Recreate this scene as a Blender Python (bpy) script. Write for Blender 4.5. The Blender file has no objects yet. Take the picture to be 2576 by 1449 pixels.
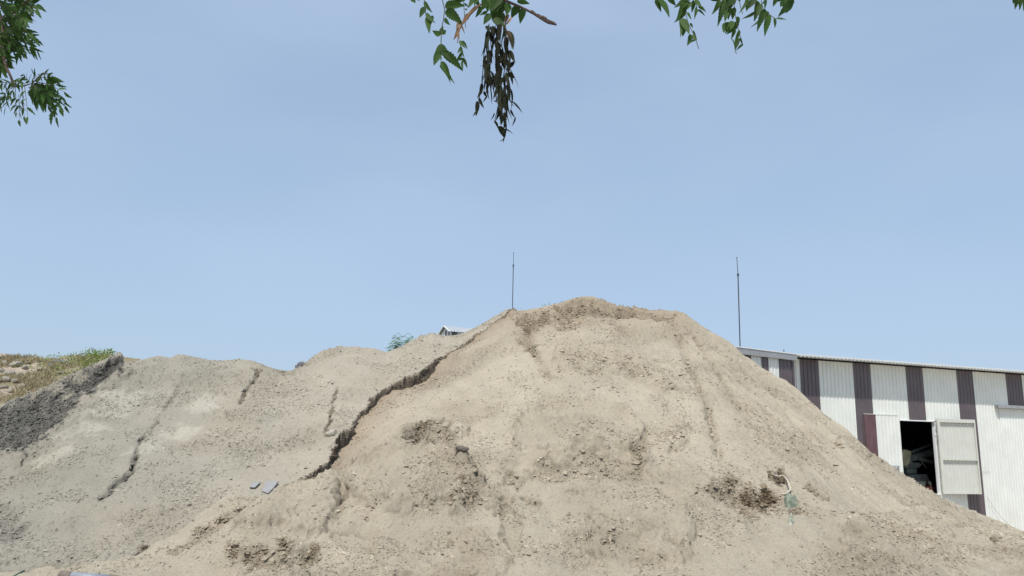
import bpy, math, random
import numpy as np
from mathutils import Vector, Matrix
random.seed(7); rng = np.random.default_rng(11)
S = bpy.context.scene
C = bpy.context.collection

# ------------------------------------------------------------------ camera
PW, PH, FPX = 2576.0, 1449.0, 1946.0      # units used when measuring the photograph
CAMZ = 3.0
PITCH, ROLL = math.radians(11.2), 0.02
Rv = Vector((1, 0, 0)); Fv = Vector((0, math.cos(PITCH), math.sin(PITCH))); Uv = Vector((0, -math.sin(PITCH), math.cos(PITCH)))
R2 = Rv*math.cos(ROLL) + Uv*math.sin(ROLL); U2 = Uv*math.cos(ROLL) - Rv*math.sin(ROLL)
cam_d = bpy.data.cameras.new('camera'); cam = bpy.data.objects.new('camera', cam_d); C.objects.link(cam)
cam.matrix_world = Matrix(((R2.x, U2.x, -Fv.x, 0), (R2.y, U2.y, -Fv.y, 0), (R2.z, U2.z, -Fv.z, CAMZ), (0, 0, 0, 1)))
cam_d.sensor_width = 36; cam_d.lens = 36*FPX/PW; cam_d.clip_start = 0.05; cam_d.clip_end = 5000
S.camera = cam
CO = Vector((0, 0, CAMZ))
def ray(px, py):
    return Fv + R2*((px-PW/2)/FPX) + U2*((PH/2-py)/FPX)
def at(px, py, Y):
    d = ray(px, py); return CO + d*(Y/d.y)

# ------------------------------------------------------------------ sky, sun, exposure
SUN_EL, SUN_AZ = math.radians(61), math.radians(20)        # azimuth: left of straight behind the camera
sun_dir = Vector((-math.sin(SUN_AZ)*math.cos(SUN_EL), -math.cos(SUN_AZ)*math.cos(SUN_EL), math.sin(SUN_EL)))
W = bpy.data.worlds.new('World'); S.world = W; W.use_nodes = True
nt = W.node_tree; nt.nodes.clear()
sky = nt.nodes.new('ShaderNodeTexSky'); sky.sky_type = 'NISHITA'; sky.sun_disc = False
sky.sun_elevation = SUN_EL; sky.sun_rotation = math.atan2(sun_dir.x, sun_dir.y)
sky.air_density = 1.0; sky.dust_density = 2.2; sky.ozone_density = 1.6; sky.altitude = 200
bgn = nt.nodes.new('ShaderNodeBackground'); bgn.inputs[1].default_value = 0.15
wo = nt.nodes.new('ShaderNodeOutputWorld')
tcw = nt.nodes.new('ShaderNodeTexCoord'); mpw = nt.nodes.new('ShaderNodeMapping'); mpw.inputs['Scale'].default_value = (1.2, 1.2, 3.2)
nzw = nt.nodes.new('ShaderNodeTexNoise'); nzw.inputs['Scale'].default_value = 1.6; nzw.inputs['Detail'].default_value = 4; nzw.inputs['Roughness'].default_value = .45
rpw = nt.nodes.new('ShaderNodeMapRange'); rpw.inputs[1].default_value = .38; rpw.inputs[2].default_value = .70; rpw.inputs[3].default_value = .60; rpw.inputs[4].default_value = .84
mxw = nt.nodes.new('ShaderNodeMix'); mxw.data_type = 'RGBA'; mxw.inputs[7].default_value = (3.0, 3.95, 5.25, 1)
nt.links.new(tcw.outputs['Generated'], mpw.inputs[0]); nt.links.new(mpw.outputs[0], nzw.inputs['Vector']); nt.links.new(nzw.outputs[0], rpw.inputs[0])
nt.links.new(rpw.outputs[0], mxw.inputs[0]); nt.links.new(sky.outputs[0], mxw.inputs[6]); nt.links.new(mxw.outputs[2], bgn.inputs[0]); nt.links.new(bgn.outputs[0], wo.inputs[0])
sl = bpy.data.lights.new('sun', 'SUN'); sl.energy = 4.3; sl.angle = math.radians(.53); sl.color = (1, .955, .88)
so = bpy.data.objects.new('sun', sl); C.objects.link(so); so.rotation_euler = sun_dir.to_track_quat('Z', 'Y').to_euler()
S.view_settings.view_transform = 'Standard'; S.view_settings.look = 'None'; S.view_settings.gamma = 1
S.view_settings.exposure = 0.05
S.render.engine = 'CYCLES'

# ------------------------------------------------------------------ helpers
def tag(o, label=None, cat=None, group=None, kind=None):
    if label: o['label'] = label
    if cat: o['category'] = cat
    if group: o['group'] = group
    if kind: o['kind'] = kind
    return o
def empty(name, loc=(0, 0, 0), rz=0):
    o = bpy.data.objects.new(name, None); C.objects.link(o); o.location = loc; o.rotation_euler = (0, 0, rz); o.empty_display_size = .2
    return o
def link(name, me, parent=None, mats=()):
    o = bpy.data.objects.new(name, me); C.objects.link(o)
    for m in mats: me.materials.append(m)
    if parent is not None: o.parent = parent
    return o
def mesh_np(name, v, f, smooth=True, col=None, mi=None):
    """v (n,3); f (m,k) all faces of k corners"""
    me = bpy.data.meshes.new(name); n, (m, k) = len(v), f.shape
    me.vertices.add(n); me.vertices.foreach_set('co', np.ascontiguousarray(v, dtype=np.float32).ravel())
    me.loops.add(m*k); me.loops.foreach_set('vertex_index', np.ascontiguousarray(f, dtype=np.int32).ravel())
    me.polygons.add(m); me.polygons.foreach_set('loop_start', np.arange(0, m*k, k, dtype=np.int32))
    me.polygons.foreach_set('loop_total', np.full(m, k, dtype=np.int32))
    if mi is not None: me.polygons.foreach_set('material_index', mi.astype(np.int32))
    me.polygons.foreach_set('use_smooth', np.full(m, smooth, dtype=bool))
    me.update(calc_edges=True)
    if col is not None:
        a = me.color_attributes.new('albedo', 'FLOAT_COLOR', 'POINT')
        c4 = np.ones((n, 4), np.float32); c4[:, :3] = col; a.data.foreach_set('color', c4.ravel())
    return me
class MB:
    """collects simple solids and builds them as one mesh"""
    def __init__(s): s.v = []; s.f = []; s.m = []
    def add(s, vs, fs, m=0):
        b = len(s.v); s.v += [tuple(p) for p in vs]; s.f += [tuple(b+i for i in f) for f in fs]; s.m += [m]*len(fs)
    def obox(s, o, a, b, c, m=0):
        """box from corner o with edge vectors a, b, c"""
        o, a, b, c = map(Vector, (o, a, b, c))
        if a.cross(b).dot(c) < 0: a, b = b, a
        P = [o, o+a, o+a+b, o+b, o+c, o+a+c, o+a+b+c, o+b+c]
        s.add(P, [(3, 2, 1, 0), (4, 5, 6, 7), (0, 1, 5, 4), (1, 2, 6, 5), (2, 3, 7, 6), (3, 0, 4, 7)], m)
    def tube(s, pts, rad, n=8, m=0, cap=True):
        pts = [Vector(p) for p in pts]; b = len(s.v)
        rad = rad if hasattr(rad, '__len__') else [rad]*len(pts); up = None
        for i, p in enumerate(pts):
            t = (pts[min(i+1, len(pts)-1)]-pts[max(i-1, 0)]).normalized()
            if up is None: up = t.orthogonal().normalized()
            up = (up-t*up.dot(t)).normalized(); w = t.cross(up)
            for k in range(n):
                a = 2*math.pi*k/n; s.v.append(tuple(p+(up*math.cos(a)+w*math.sin(a))*rad[i]))
        for i in range(len(pts)-1):
            for k in range(n):
                s.f.append((b+i*n+k, b+i*n+(k+1) % n, b+(i+1)*n+(k+1) % n, b+(i+1)*n+k)); s.m.append(m)
        if cap:
            s.f.append(tuple(b+k for k in range(n-1, -1, -1))); s.m.append(m)
            e = b+(len(pts)-1)*n; s.f.append(tuple(e+k for k in range(n))); s.m.append(m)
    def build(s, name, mats, parent=None, smooth=False, bevel=0):
        me = bpy.data.meshes.new(name); me.from_pydata(s.v, [], s.f); me.update()
        mats = mats if isinstance(mats, (list, tuple)) else [mats]
        o = link(name, me, parent, mats)
        me.polygons.foreach_set('material_index', s.m); me.polygons.foreach_set('use_smooth', [smooth]*len(s.f))
        if bevel:
            b = o.modifiers.new('bevel', 'BEVEL'); b.width = bevel; b.segments = 2; b.limit_method = 'ANGLE'
        return o
def sstep(a, b, x):
    t = np.clip((x-a)/(b-a), 0, 1); return t*t*(3-2*t)
def gnoise(x, y, seed=0):
    xi = np.floor(x).astype(np.int64); yi = np.floor(y).astype(np.int64); fx, fy = x-xi, y-yi
    def g(ix, iy, dx, dy):
        h = (ix*374761393+iy*668265263+seed*974634777) & 0xffffffff
        h = ((h ^ (h >> 13))*1274126177) & 0xffffffff; h = h ^ (h >> 16)
        a = h*(2*math.pi/4294967296.0); return np.cos(a)*dx+np.sin(a)*dy
    u = fx*fx*fx*(fx*(fx*6-15)+10); v = fy*fy*fy*(fy*(fy*6-15)+10)
    a = g(xi, yi, fx, fy); b = g(xi+1, yi, fx-1, fy); c = g(xi, yi+1, fx, fy-1); d = g(xi+1, yi+1, fx-1, fy-1)
    return (a+(b-a)*u+((c-a)+(a-b-c+d)*u)*v)*1.5
def fbm(x, y, f, octv, seed=0, rough=.5):
    s = 0; a = 1
    for i in range(octv):
        s = s+a*gnoise(x*f+17.3*i, y*f-9.1*i, seed+i*7); a *= rough; f *= 2.07
    return s

# ------------------------------------------------------------------ materials
def mat(name, col=(.5, .5, .5), rough=.8, metal=0, noise=0, nscale=8, bump=0, bscale=30, col2=None, attr=False, spec=.3, translucent=0, island=0, wear=None):
    m = bpy.data.materials.new(name); m.use_nodes = True; t = m.node_tree; N = t.nodes; L = t.links
    b = N['Principled BSDF']; b.inputs['Roughness'].default_value = rough; b.inputs['Metallic'].default_value = metal
    b.inputs['Specular IOR Level'].default_value = spec
    tc = N.new('ShaderNodeTexCoord')
    if attr:
        c = N.new('ShaderNodeAttribute'); c.attribute_name = 'albedo'; cur = c.outputs['Color']
    else:
        c = N.new('ShaderNodeRGB'); c.outputs[0].default_value = (*col, 1); cur = c.outputs[0]
    def mulnoise(cur, scale, amt, detail=6, rough_=.6):
        nz = N.new('ShaderNodeTexNoise'); nz.inputs['Scale'].default_value = scale; nz.inputs['Detail'].default_value = detail; nz.inputs['Roughness'].default_value = rough_
        L.new(tc.outputs['Object'], nz.inputs['Vector'])
        mr = N.new('ShaderNodeMapRange'); mr.inputs[1].default_value = .28; mr.inputs[2].default_value = .72
        mr.inputs[3].default_value = 1-amt; mr.inputs[4].default_value = 1+amt; L.new(nz.outputs[0], mr.inputs[0])
        mx = N.new('ShaderNodeVectorMath'); mx.operation = 'SCALE'; L.new(cur, mx.inputs[0]); L.new(mr.outputs[0], mx.inputs['Scale'])
        return mx.outputs[0]
    if col2 is not None:
        nz = N.new('ShaderNodeTexNoise'); nz.inputs['Scale'].default_value = nscale; nz.inputs['Detail'].default_value = 7; nz.inputs['Roughness'].default_value = .62
        L.new(tc.outputs['Object'], nz.inputs['Vector'])
        mr = N.new('ShaderNodeMapRange'); mr.inputs[1].default_value = .42; mr.inputs[2].default_value = .68; L.new(nz.outputs[0], mr.inputs[0])
        mx = N.new('ShaderNodeMix'); mx.data_type = 'RGBA'; L.new(mr.outputs[0], mx.inputs[0]); L.new(cur, mx.inputs[6]); mx.inputs[7].default_value = (*col2, 1); cur = mx.outputs[2]
    if noise: cur = mulnoise(cur, nscale, noise)
    if island:
        ge = N.new('ShaderNodeNewGeometry'); mr = N.new('ShaderNodeMapRange'); mr.inputs[3].default_value = 1-island; mr.inputs[4].default_value = 1+island
        L.new(ge.outputs['Random Per Island'], mr.inputs[0])
        mx = N.new('ShaderNodeVectorMath'); mx.operation = 'SCALE'; L.new(cur, mx.inputs[0]); L.new(mr.outputs[0], mx.inputs['Scale']); cur = mx.outputs[0]
    if attr and bump:       # grain of sand and gravel
        cur = mulnoise(cur, 14, .10); cur = mulnoise(cur, 60, .10, 3)
    L.new(cur, b.inputs['Base Color'])
    if bump:
        bp = N.new('ShaderNodeBump'); bp.inputs['Strength'].default_value = bump; bp.inputs['Distance'].default_value = .05
        nz = N.new('ShaderNodeTexNoise'); nz.inputs['Scale'].default_value = bscale; nz.inputs['Detail'].default_value = 5; nz.inputs['Roughness'].default_value = .7
        L.new(tc.outputs['Object'], nz.inputs['Vector']); L.new(nz.outputs[0], bp.inputs['Height']); L.new(bp.outputs[0], b.inputs['Normal'])
    if translucent:
        tr = N.new('ShaderNodeBsdfTranslucent'); ms = N.new('ShaderNodeMixShader'); ms.inputs[0].default_value = translucent
        hs = N.new('ShaderNodeHueSaturation'); hs.inputs['Value'].default_value = 1.5; L.new(cur, hs.inputs['Color']); L.new(hs.outputs[0], tr.inputs[0])
        L.new(b.outputs[0], ms.inputs[1]); L.new(tr.outputs[0], ms.inputs[2]); L.new(ms.outputs[0], N['Material Output'].inputs[0])
    return m
M_sand = mat('sand', attr=True, rough=.95, bump=.9, bscale=22, spec=.15)
M_ground = mat('dirt_ground', attr=True, rough=.95, bump=.6, bscale=12, spec=.15)
M_peb = mat('pebble', attr=True, rough=.9, island=.18, spec=.1)
M_white = mat('white_sheet', (.71, .73, .69), .45, 0, noise=.07, nscale=1.3, spec=.4)
M_brown = mat('brown_sheet', (.102, .081, .090), .42, 0, noise=.16, nscale=1.7, spec=.6)
M_leafwhite = mat('door_back_sheet', (.56, .57, .52), .6, 0, noise=.06, nscale=2.5)
M_steel = mat('grey_steel', (.36, .37, .38), .5, .3, noise=.12, nscale=4)
M_dark = mat('dark_steel', (.06, .065, .08), .6, .2)
M_roof = mat('roof_sheet', (.74, .76, .76), .4, 0, noise=.05, nscale=1.5)
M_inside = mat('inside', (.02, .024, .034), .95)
M_rock = mat('rock', (.30, .27, .23), .9, noise=.3, nscale=5, bump=.6, bscale=12)
M_rockgrey = mat('rock_grey', (.16, .165, .18), .9, noise=.25, nscale=5, bump=.6, bscale=12)
M_leaf = mat('neem_leaf', (.042, .088, .020), .6, noise=.25, nscale=14, spec=.15, translucent=.28, island=.35)
M_leafdark = mat('wilted_leaf', (.021, .024, .013), .8, noise=.3, nscale=20, translucent=.08, island=.4, spec=.15)
M_leafdry = mat('dry_leaf', (.30, .19, .11), .8, noise=.3, nscale=20, translucent=.2, island=.3, spec=.15)
M_bark = mat('bark', (.11, .075, .065), .9, noise=.3, nscale=30, bump=.5, bscale=40)
M_twig = mat('green_twig', (.07, .085, .035), .7)

# ------------------------------------------------------------------ the two piles: crest lines and feet seen in the photograph, as world points
tan_crest = [(1100, 835, 30.4), (1240, 800, 30.8), (1289, 779, 31), (1330, 773, 31), (1370, 769, 31), (1410, 763, 31), (1440, 750, 31), (1465, 745, 31), (1490, 747, 31), (1520, 756, 31), (1555, 769, 30.8),
    (1600, 776, 30.6), (1640, 781, 30.4), (1700, 784, 30.1), (1725, 792, 29.9), (1760, 813, 29.5), (1800, 838, 29.1), (1862, 881, 28.5), (1930, 930, 27.9), (2012, 990, 27.2), (2080, 1045, 26.6),
    (2150, 1098, 26), (2210, 1147, 25.5), (2260, 1190, 25), (2310, 1222, 24.6), (2360, 1250, 24.2), (2430, 1286, 23.7), (2480, 1304, 23.3), (2576, 1332, 22.6), (2800, 1385, 21.5), (3100, 1440, 21)]
grey_crest = [(-500, 1160, 24.6), (-150, 1075, 25.4), (0, 1024, 26), (26, 1012, 26.1), (60, 1000, 26.2), (105, 978, 26.5), (172, 942, 26.9), (220, 920, 27.1), (258, 904, 27.3), (285, 889, 27.4), (296, 882, 27.4), (304, 881.5, 27.5), (309, 897, 27.5), (313, 906, 27.6),
    (360, 902, 27.9), (400, 896, 28), (428, 901, 28), (445, 892, 28), (460, 890, 28), (500, 898, 28.2), (560, 908, 28.4), (600, 907, 28.5), (630, 908, 28.5), (660, 917, 28.6), (700, 930, 28.8), (735, 931, 29), (765, 915, 29.2), (800, 888, 29.4),
    (850, 873, 29.5), (900, 869, 29.7), (940, 876, 29.8), (972, 886, 29.9), (1010, 872, 30), (1060, 845, 30.2), (1090, 836, 30.3), (1118, 845, 30.4), (1150, 846, 30.5), (1190, 826, 30.6), (1240, 797, 30.9), (1275, 779, 31)] + tan_crest[3:]
tan_toe = [(-.8, 16.5), (-.6, 16.6), (-.45, 16.3), (-.3, 15.6), (0, 15.0), (.4, 14.8), (.8, 14.6)]
grey_toe = [(-.9, 16.2), (-.6, 16.9), (-.45, 16.6), (-.3, 16.2), (0, 15.4), (.4, 15), (.8, 15)]
def ridge_field(crest, toe, pw, hf):
    T = []; Yc = []; Z = []
    for p in crest:
        q = at(*p); T.append(q.x/q.y); Yc.append(q.y); Z.append(q.z)
    tg = np.linspace(min(T), max(T), 3000); zg = np.interp(tg, T, Z); yg = np.interp(tg, T, Yc)
    sg = .025/(tg[1]-tg[0]); k = np.exp(-.5*(np.arange(-int(3*sg), int(3*sg)+1)/sg)**2); k /= k.sum()
    zs = np.convolve(np.pad(zg, len(k)//2, mode='edge'), k, 'valid'); ys = np.convolve(np.pad(yg, len(k)//2, mode='edge'), k, 'valid')
    tt, ty = zip(*toe)
    def f(x, y):
        th = x/y; yc = np.interp(th, tg, ys); z0 = np.interp(th, tg, zs); r = np.interp(th, tg, zg)-z0; yt = np.interp(th, tt, ty)
        u = (y-yt)/(yc-yt); uc = np.clip(u, 0, 1)
        z = z0*(uc**pw)+np.minimum(u, 0)*3-.62*np.maximum(0, y-yc)
        return z+r*np.exp(-(np.abs(y-yc)/hf)**1.6)
    return f
tan0 = ridge_field(tan_crest, tan_toe, 1.10, 1.6)
grey0 = ridge_field(grey_crest, grey_toe, 1.06, 1.4)
def hit(px, py, f):
    d = ray(px, py); Y = np.arange(13, 42, .01)
    x = d.x/d.y*Y; z = CAMZ+d.z/d.y*Y; h = f(x, Y); i = np.argmax(h >= z)
    if h[i] < z[i]:
        i = int(np.argmax(h-z))
    return float(x[i]), float(Y[i]), float(h[i])
def pth(pts, f):
    return np.array([hit(a, b, f)[:2] for a, b in pts])
def seg_dist(x, y, P):
    """distance to a polyline, and the position along it (in vertices)"""
    best = np.full(x.shape, 1e9); par = np.zeros(x.shape)
    for i in range(len(P)-1):
        ax, ay = P[i]; bx, by = P[i+1]; ex, ey = bx-ax, by-ay; t = np.clip(((x-ax)*ex+(y-ay)*ey)/(ex*ex+ey*ey+1e-12), 0, 1)
        d = np.hypot(x-ax-t*ex, y-ay-t*ey); mk = d < best; best = np.where(mk, d, best); par = np.where(mk, i+t, par)
    return best, par
def inside(x, y, P):
    r = np.zeros(x.shape, bool); n = len(P)
    for i in range(n):
        ax, ay = P[i]; bx, by = P[(i+1) % n]
        if ay == by: continue
        r ^= ((ay > y) != (by > y)) & (x < (bx-ax)*(y-ay)/(by-ay)+ax)
    return r
# the broken edge where the grey crust ends over the dug-out sand, then the foot of the sand lapping over the grey gravel
edge_px = [(1300, 768, .05), (1282, 779, .10), (1270, 790, .22), (1240, 812, .16), (1180, 857, .16), (1140, 880, .14), (1105, 897, .30), (1075, 925, .50), (1050, 940, .50), (1010, 958, .42), (985, 968, .25), (955, 985, .25), (930, 1010, .28), (905, 1045, .22), (883, 1072, .42),
    (868, 1088, .60), (845, 1105, .62), (826, 1130, .62), (822, 1160, .5), (800, 1183, .42), (770, 1198, .28), (735, 1212, .25), (705, 1228, .26), (690, 1242, .22), (670, 1256, .10), (640, 1258, -.06), (590, 1262, -.20), (550, 1285, -.22), (500, 1325, -.16), (440, 1365, -.14), (380, 1388, -.08), (330, 1402, -.05), (250, 1417, -.05), (120, 1430, -.05), (-100, 1440, -.05), (-500, 1445, -.05)]
EP = pth([(a, b) for a, b, c in edge_px], grey0); EC = np.array([c*c*.70+.10 if c > 0 else c*.7 for a, b, c in edge_px])
top_dir = EP[0]/np.linalg.norm(EP[0])
EPoly = np.vstack([[EP[0][0]+1.0, 60], EP, [[-60, 14]], [[-60, 60]]])
EPx = np.vstack([[EP[0][0]+1.0, 60], EP]); ECx = np.concatenate([[.05], EC])
def edge(x, y):
    wx = x+.08*gnoise(x*2.1, y*2.1, 3)+.05*gnoise(x*6, y*6, 4)+.014*gnoise(x*17, y*17, 9); wy = y+.08*gnoise(x*2.1, y*2.1, 5)+.05*gnoise(x*6, y*6, 6)
    d, p = seg_dist(wx, wy, EPx); cut = np.interp(p, np.arange(len(ECx)), ECx)
    return np.where(inside(wx, wy, EPoly), d, -d), cut
def gouge(x, y, z, tone, poly, f, depth, soft=.25, rough=.06, dark=.8, seed=1, back=0.25):
    P = pth(poly, f); m = (x > P[:, 0].min()-1) & (x < P[:, 0].max()+1) & (y > P[:, 1].min()-1) & (y < P[:, 1].max()+1)
    xs, ys = x[m], y[m]; wx = xs+.14*gnoise(xs*2.6, ys*2.6, seed)+.06*gnoise(xs*8, ys*8, seed+1); wy = ys+.14*gnoise(xs*2.6, ys*2.6, seed+2)+.06*gnoise(xs*8, ys*8, seed+3)
    Pc = np.vstack([P, P[:1]]); d, _ = seg_dist(wx, wy, Pc); ins = inside(wx, wy, P); d = np.where(ins, d, -d)
    y0, y1 = P[:, 1].min(), P[:, 1].max(); ramp = back+(1-back)*sstep(y0, y0+(y1-y0)*.75, wy)
    k = sstep(-.02, soft, d)*ramp
    z[m] -= depth*k; rr = fbm(xs, ys, 2.6, 4, seed+9, .52)
    z[m] += rough*.8*sstep(0, .3, d)*(.3-np.abs(rr)*1.2)
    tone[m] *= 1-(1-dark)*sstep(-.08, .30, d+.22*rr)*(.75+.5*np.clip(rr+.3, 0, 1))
def line(x, y, z, pts, f, h, w, tone=None, dark=1, taper=True, seed=3):
    P = pth(pts, f); m = (x > P[:, 0].min()-2) & (x < P[:, 0].max()+2) & (y > P[:, 1].min()-2) & (y < P[:, 1].max()+2)
    xs, ys = x[m], y[m]; n1 = gnoise(xs*3, ys*3, seed); d, p = seg_dist(xs+.055*n1+.02*gnoise(xs*11, ys*11, seed), ys+.055*gnoise(xs*3, ys*3, seed+4), P)
    L = len(P)-1; tp = np.clip(np.minimum(p, L-p)*2.5, 0, 1) if taper else 1
    k = np.exp(-(d/w)**2)*tp*np.clip(.85+.9*gnoise(xs*1.6, ys*1.6, seed+5), .15, 1.5); z[m] += h*k
    if tone is not None: tone[m] *= 1-(1-dark)*np.clip(k*1.2, 0, 1)

def relief(x, y, seed, amp=1.0):
    b = fbm(x, y, .45, 2, seed, .5)*.10
    c = fbm(x, y, 1.7, 3, seed+20, .55); patch = sstep(-.15, .55, gnoise(x*.35, y*.55, seed+40)+.4*gnoise(x*1.1, y*1.1, seed+41))
    clod = np.maximum(0, fbm(x, y, 5.5, 3, seed+60, .6)-.12)
    fine = fbm(x, y, 9, 2, seed+80, .6)
    return amp*(b+c*.022+patch*(clod*.13+fine*.014)+fine*.006+np.maximum(0, fine-.75)*.05), patch

# grid that follows the lines of sight so that near and far ground get the same detail
def grid(t0, t1, y0, y1, nt_, ny):
    t = np.linspace(t0, t1, nt_); yy = y0*(y1/y0)**np.linspace(0, 1, ny)
    T, Y = np.meshgrid(t, yy); x = (T*Y).ravel(); y = Y.ravel()
    i = np.arange(ny-1)[:, None]*nt_+np.arange(nt_-1)[None, :]
    f = np.stack([i, i+1, i+nt_+1, i+nt_], -1).reshape(-1, 4)
    return x, y, f
TAN = np.array((.380, .335, .260)); TAND = np.array((.27, .215, .155)); GREY = np.array((.282, .263, .216)); GREYW = np.array((.352, .318, .256)); PALE = np.array((.41, .385, .32))

def px_col(x, y, z):
    """picture column of a world point, only used to say where along the pile a colour of sand begins"""
    return x/y
TONE = {}
def tint(t):
    t = np.clip(t, .2, 1.2)[:, None]; return np.concatenate([t**.88, t, t**1.12], 1)      # damp sand, and shade painted into pits and banks: darker, browner
# ---- grey gravel
def grey_surface(x, y):
    z = grey0(x, y); tone = np.ones(x.shape); rel, patch = relief(x, y, 100, .85)
    far = sstep(30.5, 33, y)
    z = z+rel*(1-.7*far)
    g = lambda poly, dep, **k: gouge(x, y, z, tone, poly, grey0, dep, **k)
    g([(-120, 1078), (0, 1027), (60, 1003), (120, 977), (185, 985), (212, 985), (190, 1030), (165, 1060), (110, 1105), (72, 1140), (0, 1140), (-120, 1150)], .30, soft=.8, rough=.30, dark=.40, seed=11, back=.1)  # dark face of the left bank: its shade put into the tone
    g([(150, 958), (230, 921), (285, 894), (304, 885), (316, 908), (322, 925), (290, 940), (262, 962), (225, 990), (196, 996), (160, 985)], .42, soft=.45, rough=.22, dark=.30, seed=21, back=.1)  # scarp under the peak, its shade painted as a low tone
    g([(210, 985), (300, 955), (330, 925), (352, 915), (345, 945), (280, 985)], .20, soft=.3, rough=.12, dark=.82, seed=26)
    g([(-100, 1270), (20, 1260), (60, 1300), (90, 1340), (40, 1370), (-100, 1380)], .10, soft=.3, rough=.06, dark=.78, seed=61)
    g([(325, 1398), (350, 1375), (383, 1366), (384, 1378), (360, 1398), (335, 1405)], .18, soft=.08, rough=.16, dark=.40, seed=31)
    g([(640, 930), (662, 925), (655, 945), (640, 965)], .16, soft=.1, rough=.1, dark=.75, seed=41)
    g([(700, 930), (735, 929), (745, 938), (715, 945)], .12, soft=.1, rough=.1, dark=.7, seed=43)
    l = lambda pts, h, w, **k: line(x, y, z, pts, grey0, h*.75, w*.72, tone=tone, **k)
    l([(470, 930), (445, 985), (430, 1010), (400, 1045), (374, 1088)], -.07, .09, dark=.85)
    l([(376, 1088), (352, 1106), (343, 1145), (333, 1190), (318, 1202)], -.26, .075, dark=.5)
    l([(334, 1190), (300, 1214), (270, 1243), (246, 1260)], -.30, .08, dark=.5, seed=8)
    l([(340, 1095), (320, 1190), (240, 1245)], .06, .25)
    l([(380, 1100), (360, 1150), (350, 1200), (300, 1235)], -.05, .35)
    l([(852, 965), (840, 1005), (833, 1050), (824, 1080), (815, 1105)], -.20, .06, dark=.6)
    l([(868, 970), (855, 1030), (845, 1080)], .08, .22)
    l([(655, 930), (640, 960), (615, 995), (603, 1025)], -.20, .08, dark=.7)
    l([(60, 1130), (62, 1155), (60, 1175)], -.14, .05, dark=.6)
    l([(820, 960), (790, 1000)], -.08, .06); l([(1060, 920), (1085, 912), (1110, 915)], -.06, .05, dark=.8)
    # soft hollows and swells
    for (a, b, h, w) in [(310, 1020, -.12, 1.0), (470, 1065, -.14, 1.2), (560, 1010, .10, 1.5), (230, 1150, .10, 1.6), (760, 1080, .10, 1.8), (960, 940, .08, 1.2), (520, 1180, -.08, 1.6), (150, 1250, .08, 1.4), (850, 920, .1, 1.0)]:
        cx, cy, _ = hit(a, b, grey0); z += h*np.exp(-((x-cx)**2+(y-cy)**2)/w**2)
    th = x/y; mixw = sstep(-.58, -.25, th+.05*gnoise(x*.5, y*.5, 77)+.04*(20-y)/4)
    col = GREY+(GREYW-GREY)*mixw[:, None]
    pal = np.zeros(x.shape)
    for (a, b, rx, ry) in [(305, 1025, 1.1, .7), (465, 1078, 1.05, .6), (372, 1130, .5, .8), (215, 1085, 1.1, .8), (300, 985, 1.6, .5), (120, 1160, .8, .5), (520, 1020, .8, .8)]:
        cx, cy, _ = hit(a, b, grey0); q = 1-np.hypot((x-cx)/rx, (y-cy)/ry)+.55*fbm(x, y, 1.6, 4, 55, .6); pal = np.maximum(pal, sstep(.05, .75, q))
    col = col+(PALE-col)*(pal*.7)[:, None]
    col = col*(1+.07*fbm(x, y, .8, 4, 66, .6)-.06*patch)[:, None]
    # brownish band low on the slope
    br = sstep(-.1, .6, gnoise(x*.4, y*.4, 91))*.35; col = col*(1-br[:, None]*np.array((.02, .07, .12)))
    return z, tone, col
def grey_final(x, y):
    z, tone, col = grey_surface(x, y); d, cut = edge(x, y)
    up = cut > 0
    drop = np.where(up, np.minimum(1.6, np.maximum(0, -d)*5.5), np.maximum(0, -d)*1.5)
    lip = np.where(up, np.exp(-((d-.05)/.12)**2)*.03*(cut > .2), 0)
    z = z-drop+lip
    face = np.where(up, sstep(.03, -.04, d), 0); tone = tone*(1-.35*face)  # crust face: brown earth, with its shade also put into the colour
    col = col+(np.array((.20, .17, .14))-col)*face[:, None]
    TONE['g'] = tone; lf_ = sstep(-.42, -.52, x/y)[:, None]
    return z, col*(tint(tone)*(1-lf_)+np.clip(tone[:, None], .2, 1.2)*(1+(1-np.clip(tone[:, None], .2, 1))*np.array((-.04, .02, .16)))*lf_), d, cut
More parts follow.
